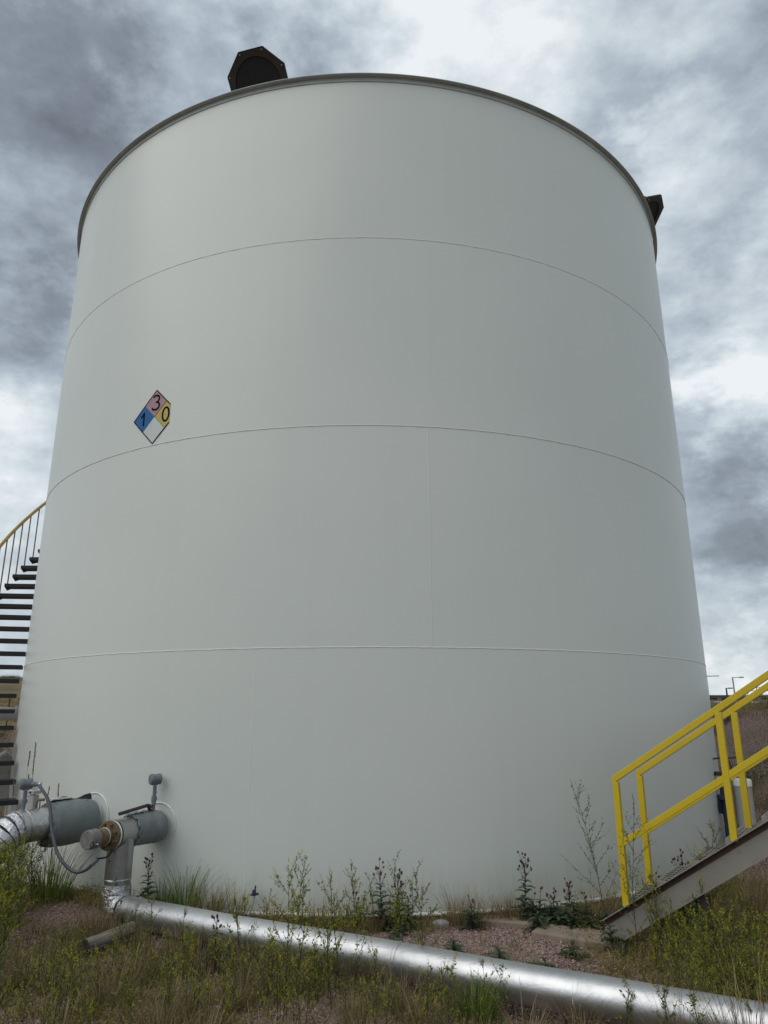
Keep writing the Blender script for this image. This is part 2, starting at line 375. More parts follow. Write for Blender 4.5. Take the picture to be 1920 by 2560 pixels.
# ------------------------------------------------------------------ terrain
def sstep(a, b, x):
    t = np.clip((x - a) / (b - a), 0, 1); return t * t * (3 - 2 * t)
def hash_noise(x, y):
    return (np.sin(x * 1.7 + 1.3 * np.sin(y * 1.1)) * np.cos(y * 1.9 + .7) + .5 * np.sin(x * 4.3 + y * 2.9 + 1) * np.sin(y * 5.1 - x * 1.7) + .25 * np.sin(x * 9.7 + 2) * np.sin(y * 11.3 + x * 3)) / 1.75
def ground_h(x, y):
    x = np.asarray(x, float); y = np.asarray(y, float)
    toe = np.where(y > 6.5, 4.6, 3.3 + (np.clip(y, 4.5, 6.5) - 4.5) * .65)
    hr = np.clip((x - toe) * .5, 0, 1.88); hr = hr * sstep(0, .25, hr) + 0 * hr
    hl = np.clip((-x - 7.0) * .45, 0, 1.35); hb = np.clip((y - 21) * .45, 0, 1.9)
    h = np.maximum(np.maximum(hr, hl), hb)
    d = np.hypot(x, y)
    far_r = np.clip((d - 20) * .0125, 0, 1.15) * sstep(0, .25, np.arctan2(x, y))
    far_l = np.clip((d - 22) * .056, 0, 3.3) * sstep(0, .3, np.arctan2(-x, y))
    h = h + far_r * sstep(6, 14, x) + far_l * sstep(7, 14, -x) - sstep(130, 400, d) * 4
    r = np.hypot(x, y - TY)
    amp = .035 + .10 * sstep(7, 12, np.abs(x)) + .15 * sstep(25, 60, d)
    h = h - .055 + amp * hash_noise(x, y) * sstep(S + .15, S + .9, r)
    # a small bank of soil on the left against the tank foot
    h = h + .10 * np.exp(-(((x + 3.0) / .9) ** 2 + ((y - 7.6) / .8) ** 2))
    return h
def gh(x, y): return float(ground_h(x, y))
def make_ground():
    xs = np.concatenate([-np.geomspace(2500, 12, 40), np.arange(-11.5, 12, .16), np.geomspace(12.2, 2500, 40)])
    ys = np.concatenate([-np.geomspace(2500, 3, 30), np.arange(-2.8, 26, .16), np.geomspace(26.5, 3000, 44)])
    X, Y = np.meshgrid(xs, ys); Z = ground_h(X, Y); nx, ny = len(xs), len(ys)
    r = np.hypot(X, Y - TY); Z = np.where(r < S - .3, -.25, Z)
    V = np.stack([X, Y, Z], -1).reshape(-1, 3)
    i = np.arange(ny - 1)[:, None] * nx + np.arange(nx - 1)[None]
    F = np.stack([i, i + 1, i + nx + 1, i + nx], -1).reshape(-1, 4)
    o = np_object('ground', V, F, np.full(len(V), .5), M['ground'], True); tag(o, kind='structure')
make_ground()

# ------------------------------------------------------------------ the tank
CR = .449 * S     # course height
def shellp(theta, z, r=S):   # theta measured from the camera side, positive to the right
    return (r * math.sin(theta), TY - r * math.cos(theta), z)
def make_tank():
    t = empty('storage_tank', (0, TY, 0)); inv = Vector((0, TY, 0))
    def loc(p): return Vector(p) - inv
    tag(t, 'huge white cylindrical steel storage tank filling the picture', 'storage tank')
    starts = [math.asin(-1.17 / S), math.asin(.655 / S), R(-52.5), R(-50)]
    for c in range(4):
        for k in range(6):
            a0 = starts[c] + k * math.pi / 3; a1 = a0 + math.pi / 3; g = .00002
            z0, z1 = c * CR, (c + 1) * CR; n = 32; b = MB(); rr = S + (.0 if c % 2 == 0 else -.0015)
            for i in range(n + 1):
                a = a0 + g + (a1 - a0 - 2 * g) * i / n
                for z in (z0, z1): b.vert(loc(shellp(a, z, rr)))
                for z in (z1, z0): b.vert(loc(shellp(a, z, rr - .012)))
            for i in range(n):
                q = i * 4
                for j in range(4): b.face(q + j, q + 4 + j, q + 4 + (j + 1) % 4, q + (j + 1) % 4)
            b.face(0, 1, 2, 3); b.face(4 * n, 4 * n + 3, 4 * n + 2, 4 * n + 1)
            o = b.build('shell_plate', M['tank'], t, smooth=30)
    for c in (1, 2, 3):
        b = MB()
        n = 360; pts = []
        for i in range(n + 1):
            a = 2 * math.pi * i / n; jz = .0012 * math.sin(i * 1.7) + .0008 * math.sin(i * 3.1)
            pts.append(loc(shellp(a, c * CR + jz, S - .0015)))
        b.tube(pts, [.0054 + .0010 * math.sin(i * 2.3) for i in range(n + 1)], 8, cap=False)
        b.build('weld_bead', M['weld'], t, smooth=60)
    for c in range(4):
        for k in range(6):
            if k or c == 2: continue
            a = starts[c] + k * math.pi / 3; b = MB(); n = 60
            pts = [loc(shellp(a + .0003 * math.sin(i * 2.1), c * CR + .008 + (CR - .016) * i / n, S - (.003 if c < 2 and k == 0 else .0042))) for i in range(n + 1)]
            b.tube(pts, [.0052 + .0012 * math.sin(i * 1.9) for i in range(n + 1)], 5)
            b.build('vertical_weld_bead', M['weld'] if c == 0 and k == 0 else M['tank'], t, smooth=60)
    H = 4 * CR
    b = MB(); b.lathe((0, 0, 0), (0, 0, 1), [(H - .075, S + .001), (H - .075, S + .009), (H - .009, S + .009), (H - .009, S + .068), (H, S + .068), (H, S + .001)], 240, cap=False)
    b.build('top_rim_angle', M['rim'], t, smooth=30)
    b = MB(); b.lathe((0, 0, 0), (0, 0, 1), [(H - .004, S - .004), (H + .42, .01)], 96, cap=False); b.build('roof', M['roof'], t, smooth=30)
    b = MB(); b.lathe((0, 0, 0), (0, 0, 1), [(-.012, S - .05), (-.012, S + .05), (0, S + .05), (0, S - .002)], 240, cap=False)
    b.build('base_chime', M['white'], t, smooth=20)
    b = MB(); b.lathe((0, 0, 0), (0, 0, 1), [(0, S + .0), (.009, S + .003), (.003, S + .012), (-.002, S + .014)], 240, cap=False)
    b.build('base_weld', M['white'], t, smooth=40)
    b = MB(); b.bar((S * math.sin(R(66)), -S * math.cos(R(66)), 2.3), (S * math.sin(R(66)) * 1.03, -S * math.cos(R(66)) * 1.03, 2.3), .01, .01)
    b.build('shell_peg', M['lever'], t)
    return t
make_tank()
b = MB(); b.lathe((0, TY, 0), (0, 0, 1), [(-.4, S + .20), (-.062, S + .20), (-.05, S + .19), (-.05, S + .0), (-.1, S - .1)], 200, cap=False)
o = b.build('foundation_ring', M['concrete'], None, smooth=30); tag(o, kind='structure')
b = MB(); b.lathe((0, TY, 0), (0, 0, 1), [(-.2, S - .06), (-.02, S - .06)], 200, cap=False)
o = b.build('foundation_core', M['dark'], None); tag(o, kind='structure')

# ---------------- hazard diamond, curved onto the shell
def make_sign():
    root = empty('hazard_diamond', shellp(R(-28.6), 5.25)); inv = Vector(root.location)
    tag(root, 'diamond hazard placard reading 3, 1 and 0, its right corner cut off', 'sign')
    thc = math.asin(-2.59 / S); zc = 5.245; hd = .348
    def P(u, v, off=.004):   # u along the shell (m), v up
        return Vector(shellp(thc + u / S, zc + v, S + off)) - inv
    CUT = .235
    def clipx(poly):
        out = []
        for i in range(len(poly)):
            a, c = poly[i], poly[(i + 1) % len(poly)]
            if a[0] <= CUT: out.append(a)
            if (a[0] - CUT) * (c[0] - CUT) < 0:
                t = (CUT - a[0]) / (c[0] - a[0]); out.append((CUT, a[1] + t * (c[1] - a[1])))
        return out
    def slab(name, poly, m, z0, z1):
        # triangulated grid by slicing the polygon into narrow vertical strips so that it follows the curve
        us = [p[0] for p in poly]; lo, hi = min(us), max(us); n = max(2, int((hi - lo) / .03)); b = MB()
        cuts = [lo + (hi - lo) * i / n for i in range(n + 1)] + us
        cuts = sorted(set(round(c, 5) for c in cuts)); prev = None
        def span(u):
            ys = []
            for i in range(len(poly)):
                a, c = poly[i], poly[(i + 1) % len(poly)]
                if abs(a[0] - c[0]) < 1e-7:
                    if abs(a[0] - u) < 2e-5: ys += [a[1], c[1]]
                elif min(a[0], c[0]) - 2e-5 <= u <= max(a[0], c[0]) + 2e-5:
                    ys.append(a[1] + (u - a[0]) / (c[0] - a[0]) * (c[1] - a[1]))
            return min(ys), max(ys)
        rows = []
        for u in cuts:
            y0, y1 = span(u); rows.append([b.vert(P(u, y0, z1)), b.vert(P(u, y1, z1)), b.vert(P(u, y1, z0)), b.vert(P(u, y0, z0))])
        for A, B in zip(rows, rows[1:]):
            for j in range(4): b.face(A[j], B[j], B[(j + 1) % 4], A[(j + 1) % 4])
        b.face(*rows[0]); b.face(*rows[-1][::-1])
        return b.build(name, m, root)
    h = hd / 2
    slab('colour_square', [(-h, h), (0, hd), (h, h), (0, 0)], M['pink'], .001, .004)
    slab('colour_square', [(-hd, 0), (-h, h), (0, 0), (-h, -h)], M['blue'], .001, .004)
    slab('colour_square', clipx([(0, 0), (h, h), (hd, 0), (h, -h)]), M['yel'], .001, .004)
    slab('colour_square', [(-h, -h), (0, 0), (h, -h), (0, -hd)], M['wht'], .001, .004)
    def stroke(name, pts, w, close=False, dash=None):
        # ribbon along pts on the shell
        dense = []
        P2 = pts + ([pts[0]] if close else [])
        for a, c in zip(P2, P2[1:]):
            n = max(1, int(math.dist(a, c) / .02))
            dense += [(a[0] + (c[0] - a[0]) * i / n, a[1] + (c[1] - a[1]) * i / n) for i in range(n)]
        dense.append(P2[-1]); b = MB(); rows = []
        for i, p in enumerate(dense):
            if close and i in (0, len(dense) - 1): q0, q1 = dense[-2], dense[1]
            else: q0, q1 = dense[max(i - 1, 0)], dense[min(i + 1, len(dense) - 1)]
            dx, dy = q1[0] - q0[0], q1[1] - q0[1]; L = math.hypot(dx, dy) or 1; nx, ny = -dy / L * w / 2, dx / L * w / 2
            rows.append([b.vert(P(p[0] + nx, p[1] + ny, .0065)), b.vert(P(p[0] - nx, p[1] - ny, .0065)), b.vert(P(p[0] - nx, p[1] - ny, .0042)), b.vert(P(p[0] + nx, p[1] + ny, .0042))])
        for A, B in zip(rows, rows[1:]):
            for j in range(4): b.face(A[j], A[(j + 1) % 4], B[(j + 1) % 4], B[j])
        return b.build(name, M['blk'], root)
    yc = hd - CUT
    e = .004
    stroke('border_line', [(CUT, yc + e), (0, hd), (-hd, 0), (0, -hd), (CUT, -yc - e)], .012)
    stroke('divider_line', [(h, h), (0, 0), (h, -h)], .003)
    W = .024
    # the 3
    three = []
    for i in range(17):
        a = R(150 - i * 240 / 16); three.append((-.0 + .052 * math.cos(a), .232 + .046 * math.sin(a)))
    for i in range(1, 20):
        a = R(90 - i * 250 / 19); three.append((-.0 + .060 * math.cos(a), .140 + .050 * math.sin(a)))
    stroke('digit_three', three, W)
    stroke('digit_one', [(-.232, .028), (-.218, .036), (-.198, .052), (-.182, .074), (-.178, .088), (-.178, -.088)], W)
    zero = [(.174 + .049 * math.cos(R(a)), .0 + .088 * math.sin(R(a))) for a in range(0, 360, 12)]
    stroke('digit_zero', zero, W, close=True)
make_sign()

# ---------------- gooseneck vents on the roof edge
def make_vent(c, n, ph, label, r=.456):
    c = Vector(c); n = Vector(n).normalized(); root = empty('roof_vent', (c.x, c.y, 9.75)); inv = Vector(root.location)
    tag(root, label, 'roof vent', 'octagonal vents on the tank roof')
    a = n.cross(Vector((0, 1, 0))).normalized(); bb = n.cross(a); c = c - inv
    def oc(rad, off, i, N=8): 
        t = ph - 2 * math.pi * i / N; return c + n * off + (a * math.cos(t) + bb * math.sin(t)) * rad
    b = MB(); N = 48
    outer0 = []; outer1 = []; in0 = []; in1 = []
    for i in range(N):
        k, f = divmod(i, 6); f /= 6
        o0 = oc(r, 0, k).lerp(oc(r, 0, k + 1), f); outer0.append(b.vert(o0)); outer1.append(b.vert(o0 - n * .008))
        t = ph - 2 * math.pi * i / N; q = c + (a * math.cos(t) + bb * math.sin(t)) * (r * .74); in0.append(b.vert(q)); in1.append(b.vert(q - n * .008))
    for i in range(N):
        j = (i + 1) % N
        b.face(outer0[i], outer0[j], in0[j], in0[i]); b.face(outer1[i], in1[i], in1[j], outer1[j])
        b.face(outer0[i], outer1[i], outer1[j], outer0[j]); b.face(in0[i], in0[j], in1[j], in1[i])
    b.build('flange_plate', M['vent'], root)
    b = MB(); ids = [b.vert(oc(r + .004, .004, i)) for i in range(8)]; id2 = [b.vert(oc(r + .004, -.035, i)) for i in range(8)]
    id3 = [b.vert(oc(r, -.035, i)) for i in range(8)]; id4 = [b.vert(oc(r - .0, .004, i)) for i in range(8)]
    for i in range(8):
        j = (i + 1) % 8; b.face(ids[i], id2[i], id2[j], ids[j]); b.face(id2[i], id3[i], id3[j], id2[j]); b.face(ids[i], ids[j], id4[j], id4[i]); b.face(id4[i], id4[j], id3[j], id3[i])
    b.build('edge_lip', M['ventin'], root)
    b = MB(); back = c - n * .30
    down = Vector((back.x - n.x * .35, back.y - n.y * .35, 0))
    pts = [c - n * .008, c - n * .15]; u = -n
    top = c - n * .42
    for i in range(1, 9):
        f = i / 8; pts.append((c - n * .15).lerp(top, f) + Vector((0, 0, -1)) * .30 * f * f)
    end = pts[-1]; pts.append(end + Vector((-n.x * .1, -n.y * .1, -.25))); pts.append(pts[-1] + Vector((0, 0, -.5)))
    b.tube(pts, r * .72, 28, cap=False); b.build('neck', M['vent'], root, smooth=40)
    b = MB(); b.lathe(c - n * .012, -n, [(0, r * .80), (.006, r * .80)], 32); b.build('insect_screen', M['ventin'], root)
    for i in range(8):
        b = MB(); p = oc(r * .925, .0, i); b.lathe(p, n, [(0, .011), (.008, .011)], 6); b.build('bolt', M['zinc'], root)
make_vent((-1.538, 7.844, 10.147), (-.215, -.626, -.75), 3.145, 'dark brown octagonal vent hood peering over the top left of the tank rim')
make_vent((4.841, 10.519, 10.147), (.555, -.291, -.779), 259.187, 'dark octagonal vent hood half hidden behind the right end of the rim', .457)

# ---------------- spiral stair on the left
def make_spiral():
    root = empty('spiral_stairs', (0, TY, 0)); tag(root, 'black treads and yellow handrail of stairs curling round the left side of the tank', 'stairs')
    def P(th, r, z): a = R(th); return Vector((-r * math.sin(a), -r * math.cos(a), z))
    N = 24; t0, dt, dz = 93.8, 2.36, .211; Ri, Ro = S + .05, 6.30
    for k in range(-3, N - 3 + 1):
        th = t0 - dt * k; z = 4.60 - dz * k
        if z < .5: break
        b = MB(); w = 1.28
        A = [P(th - w, Ri, z), P(th - w, Ro, z), P(th + w, Ro, z), P(th + w, Ri, z)]
        dn = Vector((0, 0, -.055)); ids = [b.vert(p) for p in A] + [b.vert(p + dn) for p in A]
        b.face(0, 3, 2, 1); b.face(4, 5, 6, 7)
        for i in range(4): b.face(i, (i + 1) % 4, 4 + (i + 1) % 4, 4 + i)
        b.build('tread', M['treadblk'], root)
        b = MB()
        for sgn, rr in ((1, Ro),):
            q = [P(th - w, rr + .004, z + .004), P(th + w, rr + .004, z + .004), P(th + w, rr + .004, z - .05), P(th - w * .1, rr + .004, z - .105), P(th - w, rr + .004, z - .05)]
            f = [b.vert(p) for p in q]; g = [b.vert(p * 1 + P(th, .006, 0)) for p in q]
            b.face(*f); b.face(*g[::-1])
            for i in range(5): b.face(f[i], f[(i + 1) % 5], g[(i + 1) % 5], g[i])
        b.build('tread_bracket', M['treadblk'], root)
        b = MB(); b.bar(P(th, Ro + .02, z - .05), P(th, Ro + .02, z + 1.0), .016, .016, up=(1, 0, 0)); b.build('baluster', M['baluster'], root)
    b = MB(); pts = []; 
    for i in range(0, 90):
        k = -3 + i * (N - 1) / 89; th = t0 - dt * k; z = 4.60 - dz * k
        if z < .1: break
        pts.append(P(th, Ro + .02, z + 1.0))
    b.tube(pts, .028, 10); b.build('handrail', M['yellow2'], root, smooth=50)
make_spiral()

# ---------------- outlet nozzles
def radial(theta): return Vector((math.sin(theta), -math.cos(theta), 0))
def noise_ring(seed, amp):
    r = random.Random(seed); ph = [r.uniform(0, 6.28) for _ in range(6)]
    return lambda i, j, n=32: 1 + amp * (math.sin(2 * math.pi * j / n * 3 + ph[0] + i * .9) * .5 + math.sin(2 * math.pi * j / n * 5 + ph[1] - i * 1.7) * .3 + math.sin(i * 2.3 + ph[2] + 2 * math.pi * j / n * 2) * .4)
def densify(prof, n):
    ts = [p[0] for p in prof]; rs = [p[1] for p in prof]; L = [0]
    for p, q in zip(prof, prof[1:]): L.append(L[-1] + math.dist(p, q))
    u = np.linspace(0, L[-1], n); return list(zip(np.interp(u, L, ts), np.interp(u, L, rs)))
def transmitter(base, height, head_dir, label, conduit=None):
    root = empty('transmitter', base); tag(root, label, 'instrument')
    b = MB(); b.lathe((0, 0, -.02), (0, 0, 1), [(0, .017), (.07, .017), (.072, .022), (.10, .022), (.102, .026), (height * .62, .026), (height * .63, .018), (height, .018)], 14)
    b.build('stem', M['instr'], root, smooth=35)
    hd = Vector(head_dir).normalized(); c = Vector((0, 0, height + .045))
    b = MB(); b.lathe(c - hd * .055, hd, [(0, .044), (.006, .052), (.034, .053), (.036, .047), (.075, .047), (.077, .053), (.104, .053), (.112, .044)], 24)
    b.build('head', M['instr'], root, smooth=35)
    b = MB(); b.box(Vector((0, 0, height + .01)), (.05, .05, .05)); b.build('neck_block', M['instr'], root, bevel=.006)
    for dx, dz in ((.02, .02), (-.01, .032)):
        b = MB(); b.lathe(c - hd * .0565 + Vector((dx, 0, dz * .3)), -hd, [(0, .005), (.005, .005)], 8); b.build('screw', M['hose'], root)
    side = hd.cross(Vector((0, 0, 1)))
    b = MB(); b.lathe(Vector((0, 0, height * .42)) - hd * .02, -hd, [(0, .012), (.012, .012), (.014, .009)], 10); b.build('vent_plug', M['zinc'], root, smooth=30)
    b = MB(); b.lathe(Vector((0, 0, height * .66)) - hd * .02, -hd, [(0, .008), (.012, .008)], 8); b.build('small_plug', M['white'], root, smooth=30)
    return root

def make_outlet():
    th = math.asin(-2.10 / S); d = radial(th); o = Vector(shellp(th, .72)); Z = Vector((0, 0, 1)); sdv = d.cross(Z)
    root = empty('outlet_pipe', o); tag(root, 'silver clad outlet pipe with riser and long run lying along the ground', 'pipeline')
    A = lambda t, z=0, s=0: d * t + Z * z + sdv * s
    b = MB(); b.torus(A(.003), d, .205, .0065, 64, 8, R(-112), R(70)); b.build('pad_weld', M['white'], root, smooth=60)
    b = MB(); b.lathe(A(0), d, [(0, .10), (.1, .10)], 24, False); b.build('nozzle_neck', M['white'], root, smooth=40)
    # grey jacket, soft and slightly wrinkled
    b = MB(); w = noise_ring(3, .035)
    prof = [(.015, .045), (.03, .10), (.06, .135), (.10, .150), (.17, .150), (.24, .147), (.30, .144), (.36, .142), (.40, .141), (.42, .143), (.425, .133)]
    prof = densify(prof, 26); w = noise_ring(3, .028)
    sft = lambda t: -.115 * max(0, 1 - t / .14) ** .8
    b.tube([A(t, 0, sft(t)) for t, r in prof], [r for t, r in prof], 32, wob=lambda i, j: w(i, j) if i > 2 else 1)
    b.build('insulation_jacket', M['jacket'], root, smooth=50)
    b = MB(); r_ = random.Random(4)   # gathered hem
    pts = []
    for i in range(49):
        a = 2 * math.pi * i / 48; rr = .137 + .007 * math.sin(i * 2.1) + .004 * r_.random()
        pts.append(A(.43 + .012 * math.sin(i * 1.3) + .006 * r_.random()) + (Z * math.cos(a) + sdv * math.sin(a)) * rr)
    b.tube(pts, .007, 6); b.build('jacket_hem', M['jacket'], root, smooth=60)
    b = MB()   # overlapping flap on top
    g = []
    for i in range(9):
        t = .10 + i * .045; row = []
        for j in range(4):
            a = R(-8 + j * 9); rr = .150 + .012 * (j == 3) + .006 * math.sin(i * 2.6 + j); row.append(b.vert(A(t + .01 * math.sin(j * 3 + i)) + (Z * math.cos(a) + sdv * math.sin(a)) * rr))
        g.append(row)
    for i in range(8):
        for j in range(3): b.face(g[i][j], g[i + 1][j], g[i + 1][j + 1], g[i][j + 1])
    b.build('jacket_flap', M['jacket'], root, smooth=60)
    b = MB()
    for i in range(7):
        t = .12 + i * .05; b.box(A(t, .148 + .004 * math.sin(i * 3), -.004 + .008 * math.sin(i * 2)), (.03, .014, .006), Matrix.Rotation(i * 1.1, 3, 'Z'))
    b.build('flap_tie', M['dark'], root)
    # bare clad header
    b = MB(); b.lathe(A(0), d, [(.40, .126), (.655, .1265)], 40); b.build('header_cladding', M['clad2'], root, smooth=40)
    b = MB(); b.lathe(A(0), d, [(.652, .128), (.66, .1285), (.672, .120)], 40); b.build('header_edge', M['dark'], root, smooth=40)
    b = MB(); b.lathe(A(0), d, [(.668, .122), (.668, .127), (.686, .127), (.686, .122)], 48); b.build('gasket', M['white'], root, smooth=40)
    b = MB(); b.lathe(A(0), d, [(.688, .06), (.688, .125), (.692, .128), (.716, .128), (.720, .125), (.7205, .078), (.735, .072), (.855, .070), (.86, .074), (.88, .074)], 48); fl = b.build('flange', M['flange'], root, smooth=30)
    for i in range(8):
        a = R(22.5 + i * 45); p = A(.72) + (Z * math.cos(a) + sdv * math.sin(a)) * .104
        b = MB(); b.lathe(p, d, [(0, .017), (.015, .017), (.0151, .010), (.032, .010)], 6); b.build('bolt', M['flange'], fl)
        b = MB(); b.lathe(A(.69) + (Z * math.cos(a) + sdv * math.sin(a)) * .104, -d, [(0, .0135), (.03, .0135)], 6); b.build('nut', M['flange'], fl)
    b = MB(); b.torus(A(.76), d, .0715, .004, 32, 6); b.build('white_seal', M['white'], root, smooth=60)
    w2 = noise_ring(9, .02)
    b = MB(); prof = [(.872, .080), (.876, .083), (.89, .082), (.93, .081), (.965, .080), (.975, .075), (.9755, .0)]
    b.tube([A(t) for t, r in prof], [max(r, .001) for t, r in prof], 32, wob=w2); b.build('end_cap', M['cap'], root, smooth=40)
    b = MB(); b.torus(A(.985, -.03, -.072), d.cross(Z), .018, .0035, 20, 6); b.build('latch_ring', M['lever'], root, smooth=60)
    b = MB(); b.lathe(A(.95, -.03, -.08), -sdv, [(0, .006), (.03, .006)], 8); b.build('latch_pin', M['zinc'], root)
    # riser down
    vx = .53; Rr = .119
    b = MB(); pts = [A(vx, -.03), A(vx, -.12), A(vx, -.35)]; b.tube([A(vx, 0), A(vx, -.2), A(vx, -.40)], Rr, 40, cap=False, frame=(1, 0, 0)); b.build('riser_cladding', M['clad2'], root, smooth=40)
    b = MB(); b.lathe(A(vx, -.40), (0, 0, 1), [(0, Rr + .001), (.004, Rr + .0045), (.012, Rr + .0045), (.016, Rr + .001)], 40, False); b.build('strap_band', M['band'], root, smooth=30)
    # saddle seam where riser meets the header
    b = MB(); b.tube([A(vx, -.40), A(vx, -.505)], Rr - .003, 40, cap=False, frame=(1, 0, 0)); b.build('riser_cladding', M['clad2'], root, smooth=40)
    b = MB()
    pts = []
    for i in range(41):
        a = R(-88 + i * 176 / 40); x = Rr * math.sin(a); z_ = -math.sqrt(max(.126 ** 2 - (Rr * math.cos(a)) ** 2, 0)) if False else 0
        # intersection curve of two cylinders, camera side
        s_ = -Rr * math.cos(a); hh = -math.sqrt(max(.1265 ** 2 - s_ * s_, 0)); pts.append(A(vx + x, hh + .004, s_ * 1.01))
    b.tube(pts, .004, 6); b.build('saddle_seam', M['clad2'], root, smooth=60)
    for z_, s_ in ((-.02, -.128), (-.05, .0), (-.25, -.11)):
        pass
    # dark scars and drips on the riser
    for (aa, zz, ln) in ((R(10), -.36, .035), (R(14), -.405, .015), (R(-30), -.22, .012)):
        b = MB(); q = [A(vx, zz - ln * f) + Vector((math.sin(aa + .08 * math.sin(f * 6)) * (Rr + .0015), -math.cos(aa + .08 * math.sin(f * 6)) * (Rr + .0015), 0)) for f in np.linspace(0, 1, 6)]
        b.tube(q, .0035, 5); b.build('scar', M['dark'], root)
    # elbow in crumpled foil, then the long run
    P0 = o + A(vx, -.505); E = Vector((P0.x, P0.y, .10)); run_end = Vector((5.6, 2.45, .17)); run_a = E
    rd = (Vector((-1.04, 6.40, .125)) - E); rd.z = 0; rd.normalize(); zc = .085
    rel = lambda p: Vector(p) - o
    b = MB(); pts = []
    ec = Vector((P0.x, P0.y, 0)) + rd * .13
    for i in range(9):
        a = R(i * 90 / 8); pts.append(rel(Vector((ec.x, ec.y, zc + .13)) - rd * .13 * math.cos(a) - Vector((0, 0, .13 * math.sin(a)))))
    b.tube([rel(P0 + Vector((0, 0, .07)))] + pts, [.124] + [.128 - .002 * (i % 2) for i in range(9)], 32, wob=noise_ring(21, .05)); b.build('foil_elbow', M['foil'], root, smooth=70)
    b = MB(); b.tube([rel(P0 + Vector((0, 0, .012))), rel(P0 + Vector((.0, 0, -.002)))], .131, 40, wob=noise_ring(5, .02)); b.build('foil_lip', M['foil'], root, smooth=40)
    s0 = ec + rd * 0.02; s0.z = zc
    turn = Vector((-1.04, 6.40, 0)); way = [s0, Vector((-1.04, 6.395, .105)), Vector((.08, 5.745, .11)), Vector((.88, 5.26, .11)), Vector((1.41, 4.945, .115)), Vector((2.25, 4.44, .12)), Vector((3.6, 3.65, .14)), Vector((5.6, 2.45, .2))]
    # cut the run into sections with an overlap joint
    L = [0]
    for p, q in zip(way, way[1:]): L.append(L[-1] + (q - p).length)
    def at(s):
        for i in range(len(way) - 1):
            if s <= L[i + 1] or i == len(way) - 2:
                return way[i].lerp(way[i + 1], (s - L[i]) / (L[i + 1] - L[i]))
    cuts = [0, 1.55, 2.85, 4.12, 5.4, 6.7, 8.0, L[-1]]
    for q, (s0_, s1_) in enumerate(zip(cuts, cuts[1:])):
        b = MB(); n = 10
        b.tube([rel(at(s0_ - (.015 if q else 0) + (s1_ - s0_) * i / n)) for i in range(n + 1)], [.118 + (.0015 if q % 2 else 0)] * (n + 1), 48, cap=False, wob=lambda i, j: 1)
        b.build('run_cladding', M['clad'], root, smooth=40)
        if q:
            b = MB(); c0, c1 = at(s0_ - .012), at(s0_ + .012); b.tube([rel(c0), rel(c0), rel(c1), rel(c1)], [.1185, .1212, .1212, .1185], 48, cap=False); b.build('joint_band', M['clad'], root, smooth=30)
    # instrument and the operating lever resting along the top
    b = MB(); b.tube([A(.62, .175, -.03), A(.22, .205, -.02), A(.19, .200, -.02)], .0165, 12); b.tube([A(.21, .20, -.02), A(.165, .155, -.01)], .0165, 12)
    b.tube([A(.20, .188, -.045), A(.09, .188, .03)], .012, 10); b.build('operating_lever', M['lever'], root, smooth=40)
    return o, A
oO, oA = make_outlet()
transmitter(oO + oA(.105, .148), .245, Vector((-.80, -.60, 0)) , 'grey round headed transmitter standing on the grey jacket near the second white weld arc')

